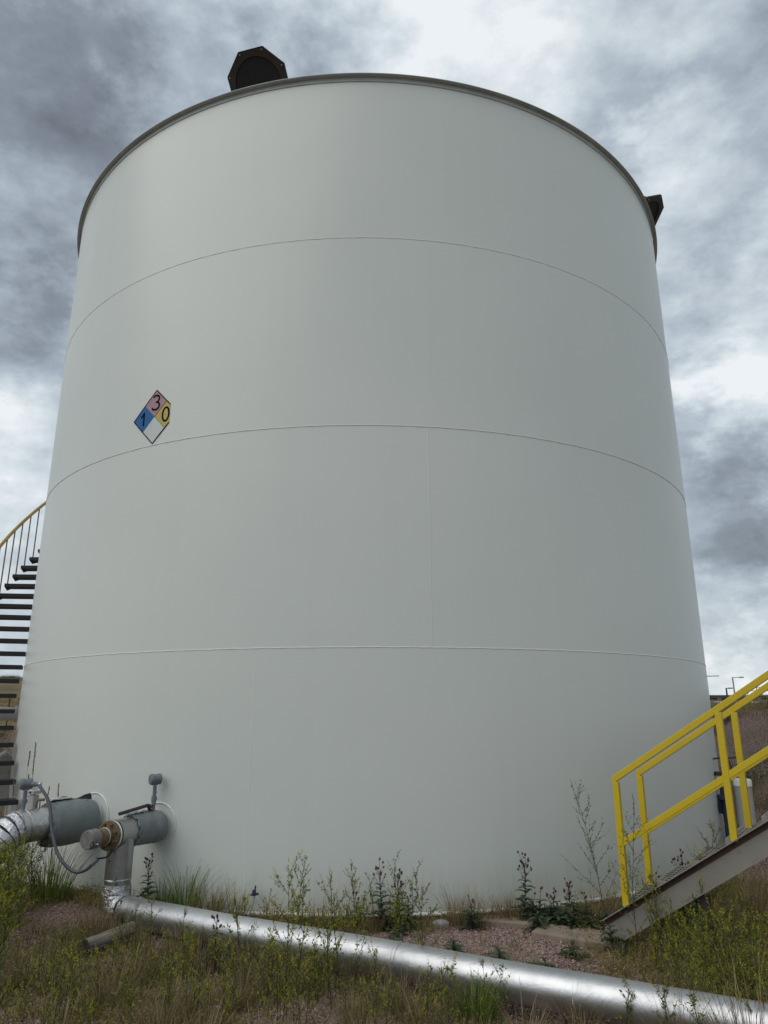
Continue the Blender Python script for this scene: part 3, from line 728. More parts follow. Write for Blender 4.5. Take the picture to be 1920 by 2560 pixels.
def make_inlet():
    th = math.asin(-2.905 / S); d = radial(th); o = Vector(shellp(th, .745)); Z = Vector((0, 0, 1)); sdv = d.cross(Z)
    root = empty('insulated_inlet_pipe', o); tag(root, 'fat silver pipe with grey insulated valve jacket and foil elbow bending down at left edge', 'pipeline')
    A = lambda t, z=0, s=0: d * t + Z * z + sdv * s
    b = MB(); b.torus(A(.003), d, .235, .0065, 64, 8, R(-112), R(70)); b.build('pad_weld', M['white'], root, smooth=60)
    b = MB(); b.lathe(A(0), d, [(0, .13), (.12, .13)], 24, False); b.build('nozzle_neck', M['white'], root, smooth=40)
    b = MB(); w = noise_ring(12, .02)
    prof = [(.055, .10), (.06, .197), (.12, .205), (.20, .213), (.30, .217), (.40, .216), (.50, .212), (.545, .208), (.555, .204), (.558, .15)]
    prof = densify(prof, 22); w = noise_ring(12, .016)
    b.tube([A(t, -.015) for t, r in prof], [r for t, r in prof], 40, wob=w); b.build('valve_jacket', M['jacket'], root, smooth=45)
    b = MB(); g = []; r_ = random.Random(8)   # raised dark seam along the crest
    for i in range(22):
        t = .07 + i * .022; hgt = .207 + .018 * math.sin(i * .45 + 1) + .006 * r_.random()
        g.append([b.vert(A(t, .185, -.035)), b.vert(A(t, hgt + .012, -.012)), b.vert(A(t, hgt, .03)), b.vert(A(t, .18, .05))])
    for p, q in zip(g, g[1:]):
        for j in range(3): b.face(p[j], q[j], q[j + 1], p[j + 1])
    b.build('jacket_seam', M['dark'], root, smooth=60)
    for t, s in ((.25, -.075), (.16, -.072), (.43, -.07), (.52, -.078)):
        b = MB(); b.lathe(A(t, .178, s), (0, -.6, .8), [(0, .006), (.006, .005)], 8); b.build('lacing_hook', M['lever'], root)
    b = MB(); b.box(A(.43, .222, -.01), (.21, .055, .014), Matrix((sdv, d, Z)).transposed() @ Matrix.Rotation(R(90), 3, 'Z')); b.build('white_batten', M['white'], root)
    # fabric skirt hanging at the left end
    b = MB(); g = []
    for i in range(9):
        a = R(-178 + i * 16) ; row = []
        for j, t in enumerate((.52, .57, .605 + .02 * math.sin(i * 1.9))):
            rr = .211 - .018 * j + .006 * math.sin(i * 2.2 + j); row.append(b.vert(A(t, -.015) + (Z * math.cos(a) + sdv * math.sin(a)) * rr))
        g.append(row)
    for p, q in zip(g, g[1:]):
        for j in range(2): b.face(p[j], q[j], q[j + 1], p[j + 1])
    b.build('jacket_skirt', M['jacket'], root, smooth=60)
    b = MB(); b.tube([A(.54), A(.66), A(.74), A(.81)], [.150, .151, .151, .152], 40, wob=noise_ring(31, .006)); b.build('pipe_cladding', M['foil2'], root, smooth=45)
    # mitred elbow in foil, turning down
    rc = .30; segs = 4; prev = None
    pts = [A(.80 + rc * math.sin(R(a)), -rc + rc * math.cos(R(a))) for a in np.linspace(0, 52, segs + 1)]
    for i in range(segs):
        b = MB(); m_ = (pts[i] + pts[i + 1]) / 2
        b.tube([pts[i], m_, pts[i + 1]], [.156, .157, .156], 32, wob=noise_ring(40 + i, .022)); b.build('elbow_gore', M['foil'] if i in (1, 2) else M['foil2'], root, smooth=60)
    for i in range(0, segs + 1):
        dd = Vector(pts[min(i + 1, segs)] - pts[max(i - 1, 0)]).normalized(); b = MB(); u = sdv; w_ = dd.cross(u)
        b.tube([pts[i] + (u * math.cos(t) + w_ * math.sin(t)) * .160 for t in np.linspace(0, 2 * math.pi, 49)], .0032, 6); b.build('tie_wire', M['band'] if i < 2 else M['dark'], root, smooth=60)
    b = MB(); dn = (pts[-1] - pts[-2]).normalized(); b.tube([pts[-1], pts[-1] + dn * .35, pts[-1] + dn * .9], .156, 32, wob=noise_ring(77, .008)); b.build('drop_cladding', M['foil2'], root, smooth=45)
    return o, A
iO, iA = make_inlet()
T1 = iO + iA(.82, .145)
transmitter(T1, .20, (-.86, -.5, 0), 'grey round headed transmitter on the silver pipe at left edge with a curved conduit')
def make_conduit():
    h = T1 + Vector((0, 0, .245)); root = empty('flexible_conduit', h); tag(root, 'dark grey flexible conduit looping down from the left transmitter to the brown flange', 'conduit')
    rel = lambda p: Vector(p) - h
    e = Vector((.86, -.2, -.02)).normalized()
    b = MB(); b.lathe(e * .03, e, [(0, .017), (.04, .017), (.041, .024), (.07, .024), (.071, .019), (.11, .019)], 12); b.build('fitting', M['instr'], root, smooth=30)
    b = MB(); b.lathe(e * .14, e, [(0, .0195), (.022, .0195)], 12); b.build('collar', M['zinc'], root, smooth=30)
    ctrl = [h + e * .13] + [Vector(p) for p in ((-3.138,7.380,1.083),(-3.052,7.330,0.998),(-2.992,7.280,0.882),(-2.937,7.220,0.737),(-2.849,7.150,0.589),(-2.762,7.100,0.503),(-2.679,7.080,0.444),(-2.598,7.050,0.427),(-2.512,7.020,0.455),(-2.460,7.000,0.499))]
    def cr(P, n=8):
        out = []; Q = [P[0]] + P + [P[-1]]
        for i in range(1, len(Q) - 2):
            for k in range(n):
                t = k / n; a, b_, c, d = Q[i - 1], Q[i], Q[i + 1], Q[i + 2]
                out.append(.5 * ((2 * b_) + (c - a) * t + (2 * a - 5 * b_ + 4 * c - d) * t * t + (3 * b_ - a - 3 * c + d) * t ** 3))
        return out + [P[-1]]
    b = MB(); b.tube([rel(p) for p in cr(ctrl)], .0150, 12); b.build('hose', M['hose'], root, smooth=60)
    a0, a1 = ctrl[-1], Vector((-2.415, 7.0, .545))
    b = MB(); b.tube([rel(a0), rel(a1)], .020, 12); b.build('end_fitting', M['instr'], root, smooth=30)
    tgt = oO + oA(.655, -.125, -.01)
    b = MB(); b.tube([rel(p) for p in cr([a1, a1.lerp(tgt, .5) + Vector((.03, 0, -.02)), tgt])], .0075, 8); b.build('lead', M['dark'], root, smooth=60)
make_conduit()
def make_label_box():
    p = iO + iA(.66, .12, .10); root = empty('valve_actuator', p, R(-25)); tag(root, 'small pale valve actuator with labels and red gripped lever on the left silver pipe', 'valve')
    b = MB(); b.box((0, 0, .07), (.085, .07, .16)); b.build('body', M['pvc'], root, bevel=.008)
    b = MB(); b.box((0, 0, .175), (.11, .09, .03)); b.build('top_plate', M['pvc'], root, bevel=.004)
    b = MB(); b.lathe((0, 0, .19), (0, 0, 1), [(0, .035), (.06, .035), (.062, .03)], 16); b.build('dome', M['white'], root, smooth=30)
    b = MB(); b.box((0, -.037, .222), (.05, .002, .03)); pl = b.build('label_plate', M['wht'], root)
    b = MB()
    for i in range(5): b.box((-.017 + i * .0085, -.0385, .222), (.005, .0012, .016 if i % 2 else .012))
    b.build('print', M['blk'], pl)
    b = MB(); b.box((0, -.0465, .178), (.03, .0015, .012)); b.build('print', M['blk'], pl)
    b = MB(); b.tube([(.085, -.02, -.02), (.082, -.03, .06), (.10, -.03, .10), (.13, -.03, .11), (.135, -.03, .05), (.10, -.02, -.02)], .005, 8); b.build('lever_loop', M['dark'], root, smooth=60)
    b = MB(); b.tube([(.115, -.03, .112), (.19, -.035, .115)], .0135, 12); b.build('red_grip', M['red'], root, smooth=40)
make_label_box()
# small black sampling cock on a thin tube at the tank foot
def make_cock():
    p = Vector(shellp(math.asin(-1.04 / S), 0, S + .09)); p.z = -.03; root = empty('drain_tap', p); tag(root, 'small black tap on a bent grey tube at the foot of the tank', 'tap')
    b = MB(); b.tube([(-.05, -.02, -.03), (-.045, -.02, .02), (-.015, -.01, .08), (0, 0, .15), (.003, 0, .19)], .0085, 8); b.build('tube', M['pvc'], root, smooth=60)
    b = MB(); b.box((0, 0, .215), (.034, .03, .05)); b.lathe((.012, 0, .205), (1, -.2, .1), [(0, .012), (.03, .012)], 10); b.lathe((-.012, 0, .2), (-1, -.2, 0), [(0, .009), (.022, .009)], 10); b.build('valve_body', M['bluev'], root, bevel=.003)
    b = MB(); b.bar((.006, 0, .235), (.012, 0, .275), .012, .014, up=(0, 1, 0)); b.build('tap_handle', M['dark'], root)
make_cock()

# ---------------- yellow railed stairs at the right
def make_stairs():
    P1 = Vector((2.12, 6.50, 0)); dr = Vector((.813, -.582, 0)); nr = Vector((.582, .813, 0)); sl = .645; W = .74; TOP = .24
    root = empty('access_stairs', (P1.x, P1.y, 0)); inv = Vector((P1.x, P1.y, 0))
    tag(root, 'taupe steel stairs with bright yellow handrails climbing to the right edge', 'stairs')
    def P(t, s, z): return P1 + dr * t + nr * s + Vector((0, 0, z)) - inv
    zt = lambda t: TOP + sl * t
    T1_ = 3.3
    for s, sg in ((0, -1), (W, 1)):
        b = MB(); e = .006; D_ = .235; F_ = .055
        prof = [(0, 0), (F_ * -sg * -1, 0), (F_ * -sg * -1, -.008), (e * -sg * -1, -.012), (e * -sg * -1, -D_ + .012), (F_ * -sg * -1, -D_ + .008), (F_ * -sg * -1, -D_), (0, -D_)]
        prof = [(-x if sg < 0 else -x, z) for x, z in prof]
        b.vbar(P(-.17, s, zt(-.17)), P(T1_, s, zt(T1_)), None, [((x) , z) for x, z in prof]); b.build('stringer', M['stringer'], root)
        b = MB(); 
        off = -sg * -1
        b.vbar(P(-.168, s + sg * .008, zt(-.168) - .009), P(T1_, s + sg * .008, zt(T1_) - .009), None, [(-.0, 0), (.0015, 0), (.0015, -.05), (0, -.05)]); b.build('rust_shade_strip', M['rust_shade'], root)  # dark strip: rust plus the flange's shade painted onto the web
    # treads
    k = 0
    t = .01
    while t < T1_ - .2:
        tr = empty('tread', (0, 0, 0)); 
        b = MB(); z = zt(t) + .028
        for i in range(8):
            tt = t + .012 + i * .032
            b.bar(P(tt, .01, z), P(tt, W - .01, z), .005, .028)
        b.bar(P(t - .004, .01, z - .004), P(t - .004, W - .01, z - .004), .008, .036); b.bar(P(t + .252, .01, z - .004), P(t + .252, W - .01, z - .004), .006, .036)
        for j in range(9):
            s = .03 + j * (W - .06) / 8; b.bar(P(t, s, z + .0105), P(t + .25, s, z + .0105), .006, .006)
        bpy.data.objects.remove(tr)
        b.build('tread', M['grate'], root); b = MB()
        for s in (.004, W - .004):
            b.bar(P(t, s, z - .012), P(t + .25, s, z - .012), .004, .052)
        b.build('tread_end_plate', M['stringer'], root)
        t += .281
    # rails
    q = .052
    for s, posts in ((.0, (0.012, .90, 1.79, 2.68)), (W, (.012, .90, 1.79, 2.68))):
        H_ = .955; ups = lambda t: zt(t)
        for i, t in enumerate(posts):
            b = MB(); z0 = zt(t) - (.0 if s == 0 else 0); b.box(P(t + q / 2 - .012, s + (.0 if s == 0 else 0), (z0 + zt(t) + H_ + .012) / 2 - .0 * i), (q, q, zt(t) + H_ + .012 - z0), Matrix((dr, nr, Vector((0, 0, 1)))).transposed())
            b.build('rail_post', M['yellow'], root, bevel=.004)
        b = MB(); a0 = posts[0] - .012; h = q / math.cos(math.atan(sl)) * 1.0
        b.vbar(P(a0, s, zt(a0) + H_), P(T1_, s, zt(T1_) + H_), None, [(-q / 2 + .001, 0), (q / 2 - .001, 0), (q / 2 - .001, h), (-q / 2 + .001, h)]); b.build('top_rail', M['yellow'], root, bevel=.004)
        b = MB(); a0 = posts[0] + q - .012; mz = .435; h = .058
        b.vbar(P(a0, s, zt(a0) + mz), P(T1_, s, zt(T1_) + mz), None, [(-.022, 0), (.022, 0), (.022, h), (-.022, h)]); b.build('mid_rail', M['yellow'], root, bevel=.003)
    for t in (.64, 2.3):
        b = MB(); zz = zt(t) - .24; g0 = gh(*(P1 + dr * t).xy) - .1; b.box(P(t, .03, (zz + g0) / 2), (.07, .07, zz - g0), Matrix((dr, nr, Vector((0, 0, 1)))).transposed()); b.build('support_leg', M['lever'], root)
        b = MB(); b.box(P(t, -.004, zt(t) - .118), (.004, .003, .2)); b.build('web_seam', M['lever'], root)
make_stairs()
# concrete pads at the foot of the stairs
def slab(pts, z0, z1, label):
    b = MB(); c = Vector((sum(p[0] for p in pts) / len(pts), sum(p[1] for p in pts) / len(pts), 0)); n = len(pts)
    A = [b.vert(Vector((p[0], p[1], z1)) - c) for p in pts]; B = [b.vert(Vector((p[0], p[1], z0)) - c) for p in pts]
    b.face(*A); b.face(*B[::-1])
    for i in range(n): b.face(A[i], B[i], B[(i + 1) % n], A[(i + 1) % n])
    o = b.build('concrete_slab', M['concrete'], None, bevel=.012); o.location = c; tag(o, label, 'slab')
slab([(1.40, 6.80), (1.56, 7.06), (2.20, 6.72), (2.05, 6.36)], -.2, -.012, 'tan concrete slab at the foot of the yellow railed stairs')
slab([(1.02, 7.14), (1.10, 7.33), (1.52, 7.19), (1.46, 6.99)], -.2, -.005, 'narrow tan concrete slab beside the tank, left of the stairs')

# ---------------- log and rock
def make_log():
    a, b_ = Vector((-2.20, 6.33, .035)), Vector((-1.985, 6.71, .045)); root_c = (a + b_) / 2
    L = (b_ - a).length * 1.1; b = MB(); n = 14; r_ = random.Random(3)
    prof = [1 + .10 * r_.uniform(-1, 1) for _ in range(n)]
    ring = lambda i, j: prof[j] * (1 + .02 * math.sin(i * 1.7 + j))
    b.tube([(x, 0, .01 * math.sin(x * 6)) for x in np.linspace(-L / 2, L / 2, 9)], .062, n, cap=True, wob=ring)
    o = b.build('log', M['wood'], None, smooth=40); o.location = root_c; d = (b_ - a); o.rotation_euler = (0, 0, math.atan2(d.y, d.x))
    tag(o, 'weathered grey timber log lying in the grass below the riser', 'log')
    b = MB(); b.lathe((-L / 2 - .002, 0, 0), (-1, 0, 0), [(0, .056), (.004, .045), (.002, .02), (-.0, .0)], 12); e = b.build('rotten_end', M['lever'], o)
make_log()
def rock(x, y, r, label, seed, m='stone', sq=(1, .8, .6)):
    bm = bmesh.new(); bmesh.ops.create_icosphere(bm, subdivisions=3, radius=1); rr = random.Random(seed); ph = [rr.uniform(0, 6) for _ in range(6)]
    for v in bm.verts:
        k = 1 + .14 * math.sin(v.co.x * 2.3 + ph[0]) * math.sin(v.co.y * 2.9 + ph[1]) + .08 * math.sin(v.co.z * 5 + ph[2]) + .05 * math.sin(v.co.x * 7 + ph[3])
        v.co = Vector((v.co.x * sq[0], v.co.y * sq[1], v.co.z * sq[2])) * k * r
    for f in bm.faces: f.smooth = True
    me = bpy.data.meshes.new('rock'); bm.to_mesh(me); bm.free(); me.materials.append(M[m]); o = link(bpy.data.objects.new('rock', me)); o.location = (x, y, gh(x, y) + r * .25)
    tag(o, label, 'rock')
rock(.66, 7.10, .075, 'rounded pale rock on the gravel between tank and silver pipe', 1)
rock(-2.42, 6.85, .022, 'small white stone on bare soil left of the log', 2, 'white')
rock(-.95, 5.3, .035, 'grey stone half hidden in the weeds in front of the pipe', 5)

# ---------------- things behind the tank
def make_background():
    r = empty('standpipe', (4.80, 9.6, gh(4.8, 9.6))); tag(r, 'pale capped vertical pipe beyond the right side of the tank', 'standpipe')
    b = MB(); b.lathe((0, 0, -.1), (0, 0, 1), [(0, .105), (1.0, .105)], 24); b.build('pipe_body', M['pvc'], r, smooth=40)
    b = MB(); b.lathe((0, 0, .9), (0, 0, 1), [(0, .112), (.07, .112), (.085, .10), (.09, .0)], 24); b.build('cap', M['weld'], r, smooth=40)
    r = empty('side_valve', (4.62, 9.75, 0)); tag(r, 'dark blue valve with black tee handle beside the right edge of the tank', 'valve')
    z = gh(4.62, 9.75)
    b = MB(); b.lathe((0, 0, z - .1), (0, 0, 1), [(0, .045), (.8 - z, .045), (.81 - z, .10), (.86 - z, .10), (.87 - z, .05), (1.0 - z, .05)], 18); b.build('valve_body', M['bluev'], r, smooth=30)
    b = MB(); b.tube([(.0, 0, 1.0), (.0, 0, 1.05)], .02, 8); b.box((0, 0, 1.02), (.2, .08, .05)); b.build('gland', M['lever'], r)
    b = MB(); b.bar((-.14, .05, 1.20), (.20, -.05, 1.22), .02, .02); b.bar((.10, 0, 1.21), (.16, 0, 1.02), .018, .018, up=(0, 1, 0)); b.build('tee_handle', M['lever'], r)
    b = MB(); b.lathe((-.05, .0, .62), (-.5, .86, 0), [(0, .09), (.05, .09), (.06, .05), (.3, .05)], 18); b.build('side_flange', M['bluev'], r, smooth=30)
    # left: looping pale pipe and the slanted brace
    r = empty('looped_pipe', (-5.95, 11.5, 0)); tag(r, 'pale pipe rising and bending over into the tank behind the black treads', 'pipe')
    b = MB(); b.tube([(-.02, 0, -.05), (0, 0, .8), (.03, 0, 1.62), (.06, .02, 1.74), (.14, .06, 1.80), (.3, .22, 1.80), (.75, .62, 1.74)], [.105, .105, .105, .108, .108, .10, .085], 20); b.build('pipe_body', M['pvc'], r, smooth=50)
    b = MB(); b.lathe((.40, .30, 1.84), (0, 0, 1), [(0, .05), (.08, .05)], 12); b.build('stub', M['pvc'], r, smooth=40)
    b = MB(); b.tube([(.95, -1.0, 1.28), (.75, -1.05, 1.15), (.60, -1.08, .92), (.50, -1.1, .6), (.46, -1.1, .0)], .05, 12); b.build('side_hose', M['pvc'], r, smooth=50)
    r = empty('slanted_brace', (-4.75, 9.7, 0)); tag(r, 'taupe bolted brace leaning behind the lower black treads', 'brace')
    a, c = Vector((-.25, -.1, .0)), Vector((-.02, .55, 1.22))
    b = MB(); b.bar(a, c, .34, .02, up=(0, -1, .3)); b.build('plate', M['stringer'], r)
    for i in range(9):
        p = a.lerp(c, .08 + i * .1); b = MB(); b.lathe(p + Vector((-.16, -.02, .02)), (-.2, -1, .2), [(0, .02), (.02, .02)], 6); b.build('bolt', M['dark'], r)
    # fence on the left bank
    r = empty('wire_fence', (0, 0, 0)); tag(r, 'thin wire fence in front of the brown hill at left', 'fence')
    xs = np.arange(-17, -8, 1.1); prev = None
    for x in xs:
        y = 21.5; z = gh(x, y); b = MB(); b.tube([(x, y, z - .1), (x, y, z + 1.05)], .02, 6); b.build('fence_post', M['lever'], r)
    for hgt in (.35, .7, 1.0):
        b = MB(); b.tube([(x, 21.5, gh(x, 21.5) + hgt) for x in xs], .006, 4); b.build('wire', M['lever'], r)
    # right: distant yard
    def pole(x, y, h, rad, arm, label, m, side=1):
        r = empty('lamp_post', (x, y, gh(x, y))); tag(r, label, 'lamp post')
        b = MB(); b.tube([(0, 0, -.2), (0, 0, h)], [rad, rad * .7], 10); b.build('pole', m, r, smooth=50)
        b = MB(); b.bar((0, 0, h - .05), (arm * side, 0, h), .07, .05); b.build('arm', m, r)
        b = MB(); b.box((arm * side, 0, h - .02), (.32, .2, .09)); b.build('lamp_head', m, r)
    g = gh(29.6, 60); pole(29.7, 60, 3.75 - g, .085, .35, 'short dark lamp post left of the tall one on the horizon', M['lever'])
    g = gh(30.4, 60); pole(30.35, 60, 4.62 - g, .07, .75, 'tall thin pale lamp post on the right horizon', M['galv'])
    r = empty('loading_shed', (60, 92, gh(60, 92))); tag(r, 'long low pale shed along the right horizon', 'building'); g = gh(60, 92)
    b = MB(); b.box((0, 0, 3.45 - g), (44, 6, .55)); b.build('wall', simple('shed_wall', (.36, .37, .38), rough=.6), r)
    b = MB(); b.box((0, -.2, 3.8 - g), (44.4, 6.6, .12)); b.build('roof', simple('shed_roof', (.24, .25, .27), rough=.6), r)
    for i in range(26):
        b = MB(); b.box((-21 + i * 1.65, -3.03, 3.42 - g), (.9 if i % 3 else 1.3, .05, .2)); b.build('window', M['dark'], r)
    for i in range(4):
        b = MB(); b.box((-20 + i * 12, 0, 1.6 - g / 2), (.3, 5.6, 3.2 - g)); b.build('pier', M['concrete'], r)
    r = empty('railed_platform', (37.6, 62, gh(37.6, 62))); tag(r, 'small railed platform standing against the sky at right', 'platform'); g = gh(37.6, 62)
    g0 = 3.0 - g + .25
    for x in (-1.2, -.1, .9, 2.0):
        b = MB(); b.bar((x * .6 - 4.4, 0, g0), (x * .6 - 4.2, 0, g0 + .62), .05, .05, up=(0, 1, 0)); b.build('stanchion', M['galv'], r)
    for z in (.33, .62):
        b = MB(); b.bar((-5.0, 0, g0 + z), (-3.0, 0, g0 + z), .05, .05); b.build('rail', M['galv'], r)
    b = MB(); b.box((-4.0, 0, g0 - .06), (2.4, 1.4, .1)); b.build('deck', M['galv'], r)
    for x in (-5, -3):
        b = MB(); b.bar((x, 0, -.1), (x, 0, g0 - .1), .12, .12, up=(0, 1, 0)); b.build('support', M['galv'], r)
    b = MB(); b.box((-3.2, 0, g0 + .55), (.5, .5, .25)); b.build('light_box', M['dark'], r)
make_background()

# ------------------------------------------------------------------ plants
def V3(*a): return Vector(a)
def ribbon(b, pts, w0, w1, side):
    n = len(pts) - 1; prev = None
    for i, p in enumerate(pts):
        w = (w0 + (w1 - w0) * i / n) / 2; q = (b.vert(p - side * w), b.vert(p + side * w))
        if prev: b.face(prev[0], prev[1], q[1], q[0])
        prev = q
def rnd_dir(r, up=0.0):
    a = r.uniform(0, 6.283); z = r.uniform(-1, 1); s = math.sqrt(1 - z * z); return Vector((s * math.cos(a), s * math.sin(a), z + up)).normalized()
def bend(r, p, d, L, n, droop=0, wig=.12):
    pts = [p.copy()]; d = d.copy()
    for i in range(n):
        d = (d + rnd_dir(r) * wig + V3(0, 0, droop / n)).normalized(); p = p + d * (L / n); pts.append(p.copy())
    return pts
def leaflet(b, r, p, d, L, w):
    d = d.normalized(); s = d.cross(rnd_dir(r)).normalized() * w / 2; b.tint = r.random()
    b.face(b.vert(p), b.vert(p + d * L * .5 + s), b.vert(p + d * L), b.vert(p + d * L * .5 - s))
def clover_mesh(seed, H, nb=13, bloom=1.0, leafy=1.0, lean=(0, 0)):
    r = random.Random(seed); st, lf, fl = MB(), MB(), MB()
    def tw(pts, r0, r1): st.tint = r.random() * .6; st.tube(pts, [r0 + (r1 - r0) * i / (len(pts) - 1) for i in range(len(pts))], 3, cap=False)
    main = bend(r, V3(0, 0, -.03), V3(lean[0], lean[1], 1).normalized(), H * 1.02, 9, 0, .07); tw(main, .0040, .0011)
    def dress(pts, dens, tipbloom):
        n = len(pts)
        for i in range(1, n):
            seg = pts[i] - pts[i - 1]; k = max(1, int(seg.length / .018 * dens))
            for j in range(k):
                p = pts[i - 1] + seg * r.random(); dd = (rnd_dir(r, .35) + seg.normalized() * .6)
                for q in range(2): leaflet(lf, r, p, (dd + rnd_dir(r) * .8), r.uniform(.012, .026), r.uniform(.004, .009))
        if tipbloom:
            e = pts[-1]; d = (pts[-1] - pts[-2]).normalized(); L = r.uniform(.025, .06); m = int(L * 380)
            for i in range(m):
                p = e + d * L * i / m + rnd_dir(r) * .004; fl.tint = r.random(); leaflet(fl, r, p, rnd_dir(r, -.3), .0085, .0055)
    dress(main[3:], .8 * leafy, bloom > .3)
    for i in range(nb):
        t = .16 + .78 * (i + r.random() * .8) / nb; f = t * 9; k = min(int(f), 8); p = main[k].lerp(main[k + 1], f - k)
        a = i * 2.4 + r.uniform(-.5, .5); el = r.uniform(.75, 1.25); L = H * r.uniform(.22, .42) * (1.15 - t * .75)
        d = V3(math.cos(a), math.sin(a), el * 1.1).normalized(); br = bend(r, p, d, L, 4, .35, .14); tw(br, .0019, .0008)
        dress(br, 1.0 * leafy, r.random() < bloom)
        for j in range(r.randint(1, 3)):
            kk = r.randint(1, 3); p2 = br[kk]; d2 = (br[kk + 1] - br[kk]).normalized() + rnd_dir(r) * .7; b2 = bend(r, p2, d2.normalized(), L * r.uniform(.3, .5), 3, .3, .15)
            tw(b2, .0011, .0006); dress(b2, 1.0 * leafy, r.random() < bloom * .8)
    return (('stem', st.mesh('clover_stem', M['stem'])), ('foliage', lf.mesh('clover_foliage', M['leaf'])), ('blossom', fl.mesh('clover_blossom', M['bloom'])))
def thistle_mesh(seed, H, heads=7, leafn=1.0, lean=0):
    r = random.Random(seed); st, lf, hd = MB(), MB(), MB()
    def tw(pts, r0, r1): st.tint = r.random() * .5; st.tube(pts, [r0 + (r1 - r0) * i / (len(pts) - 1) for i in range(len(pts))], 4, cap=False)
    main = bend(r, V3(0, 0, -.03), V3(lean, 0, 1).normalized(), H * .86, 8, 0, .06); tw(main, .0048, .0022)
    def leaf(p, a, L, el):
        d = V3(math.cos(a), math.sin(a), el).normalized(); s = d.cross(V3(0, 0, 1)).normalized(); up = s.cross(d); n = 5; lf.tint = r.random(); prev = None
        for i in range(n * 2 + 1):
            t = i / (n * 2); c = p + d * L * t + V3(0, 0, -1) * L * .35 * t * t + up * .0; w = L * .30 * (math.sin(math.pi * min(1, t * .9 + .12)) ** .7) * (1.0 if i % 2 else .42)
            fold = up * w * .35
            q = (lf.vert(c - s * w + fold + d * (.10 * L if i % 2 else 0)), lf.vert(c), lf.vert(c + s * w + fold + d * (.10 * L if i % 2 else 0)))
            if prev: lf.face(prev[0], prev[1], q[1], q[0]); lf.face(prev[1], prev[2], q[2], q[1])
            prev = q
    def head(p, d, s):
        hd.tint = r.random() * .45; hd.lathe(p, d, [(0, .003 * s), (.004 * s, .0075 * s), (.011 * s, .0085 * s), (.017 * s, .0055 * s)], 6, True)
        hd.tint = .6 + .4 * r.random()
        for i in range(7):
            dd = (d + rnd_dir(r) * .45).normalized(); q = p + d * .014 * s; sd = dd.cross(rnd_dir(r)).normalized() * .0012 * s
            hd.face(hd.vert(q - sd), hd.vert(q + sd), hd.vert(q + dd * .013 * s))
    k = int(H / .021 * leafn)
    for i in range(k):
        t = .02 + .80 * i / k; f = t * 8; j = min(int(f), 7); p = main[j].lerp(main[j + 1], f - j); leaf(p, i * 2.4 + r.uniform(-.4, .4), r.uniform(.8, 1.15) * (.135 * (1 - t) + .038), r.uniform(.1, .7))
    for i in range(heads):
        t = .66 + .34 * (i + 1) / heads; f = t * 8; j = min(int(f), 7); p = main[j].lerp(main[j + 1], min(1, f - j)); a = i * 2.4 + r.random()
        L = H * r.uniform(.10, .22); br = bend(r, p, V3(math.cos(a) * .55, math.sin(a) * .55, 1).normalized(), L, 3, .3, .12); tw(br, .0018, .0012)
        head(br[-1], (br[-1] - br[-2]).normalized(), r.uniform(.9, 1.4)); 
        if r.random() < .6: leaf(br[1], a + 1, .03, .5)
        if r.random() < .7:
            b2 = bend(r, br[1], (br[2] - br[1]).normalized() + rnd_dir(r) * .5, L * .5, 2, .2, .1); tw(b2, .0014, .001); head(b2[-1], (b2[-1] - b2[-2]).normalized(), r.uniform(.8, 1.2))
    return (('stem', st.mesh('thistle_stem', M['stem'])), ('foliage', lf.mesh('thistle_foliage', M['thleaf'])), ('flower_head', hd.mesh('thistle_heads', M['thhead'])))
def tuft_mesh(seed, H, n, spread, m, w=.004, seeds=0, droop=.5, upright=1.6):
    r = random.Random(seed); b = MB(); sh = MB()
    for i in range(n):
        a = r.uniform(0, 6.28); rr = spread * math.sqrt(r.random()); p = V3(math.cos(a) * rr, math.sin(a) * rr, -.02); b.tint = r.random()
        a2 = a + r.uniform(-.6, .6); d = V3(math.cos(a2) * r.random(), math.sin(a2) * r.random(), upright).normalized(); L = H * r.uniform(.45, 1.08)
        pts = []; q = p
        for j in range(5):
            pts.append(q); d = (d + V3(math.cos(a2), math.sin(a2), 0) * .10 * droop * j + V3(0, 0, -.06 * droop * j)).normalized(); q = q + d * L / 4
        s = V3(-math.sin(a2 + r.uniform(-1, 1)), math.cos(a2), 0).normalized(); ww = w * r.uniform(.6, 1.3); ribbon(b, pts, ww, ww * .15, s)
        if seeds and r.random() < seeds:
            sh.tint = r.random(); e = pts[-1]; dd = (pts[-1] - pts[-2]).normalized()
            for k in range(10): sd = rnd_dir(r) * .0022; sh.face(sh.vert(e - dd * .006 * k), sh.vert(e - dd * .006 * k + dd * .011 + sd), sh.vert(e - dd * .006 * k + dd * .004 - sd))
    out = [('blades', b.mesh('tuft_blades', M[m]))]
    if sh.v: out.append(('seed_head', sh.mesh('tuft_seeds', M['drygrass'])))
    return tuple(out)
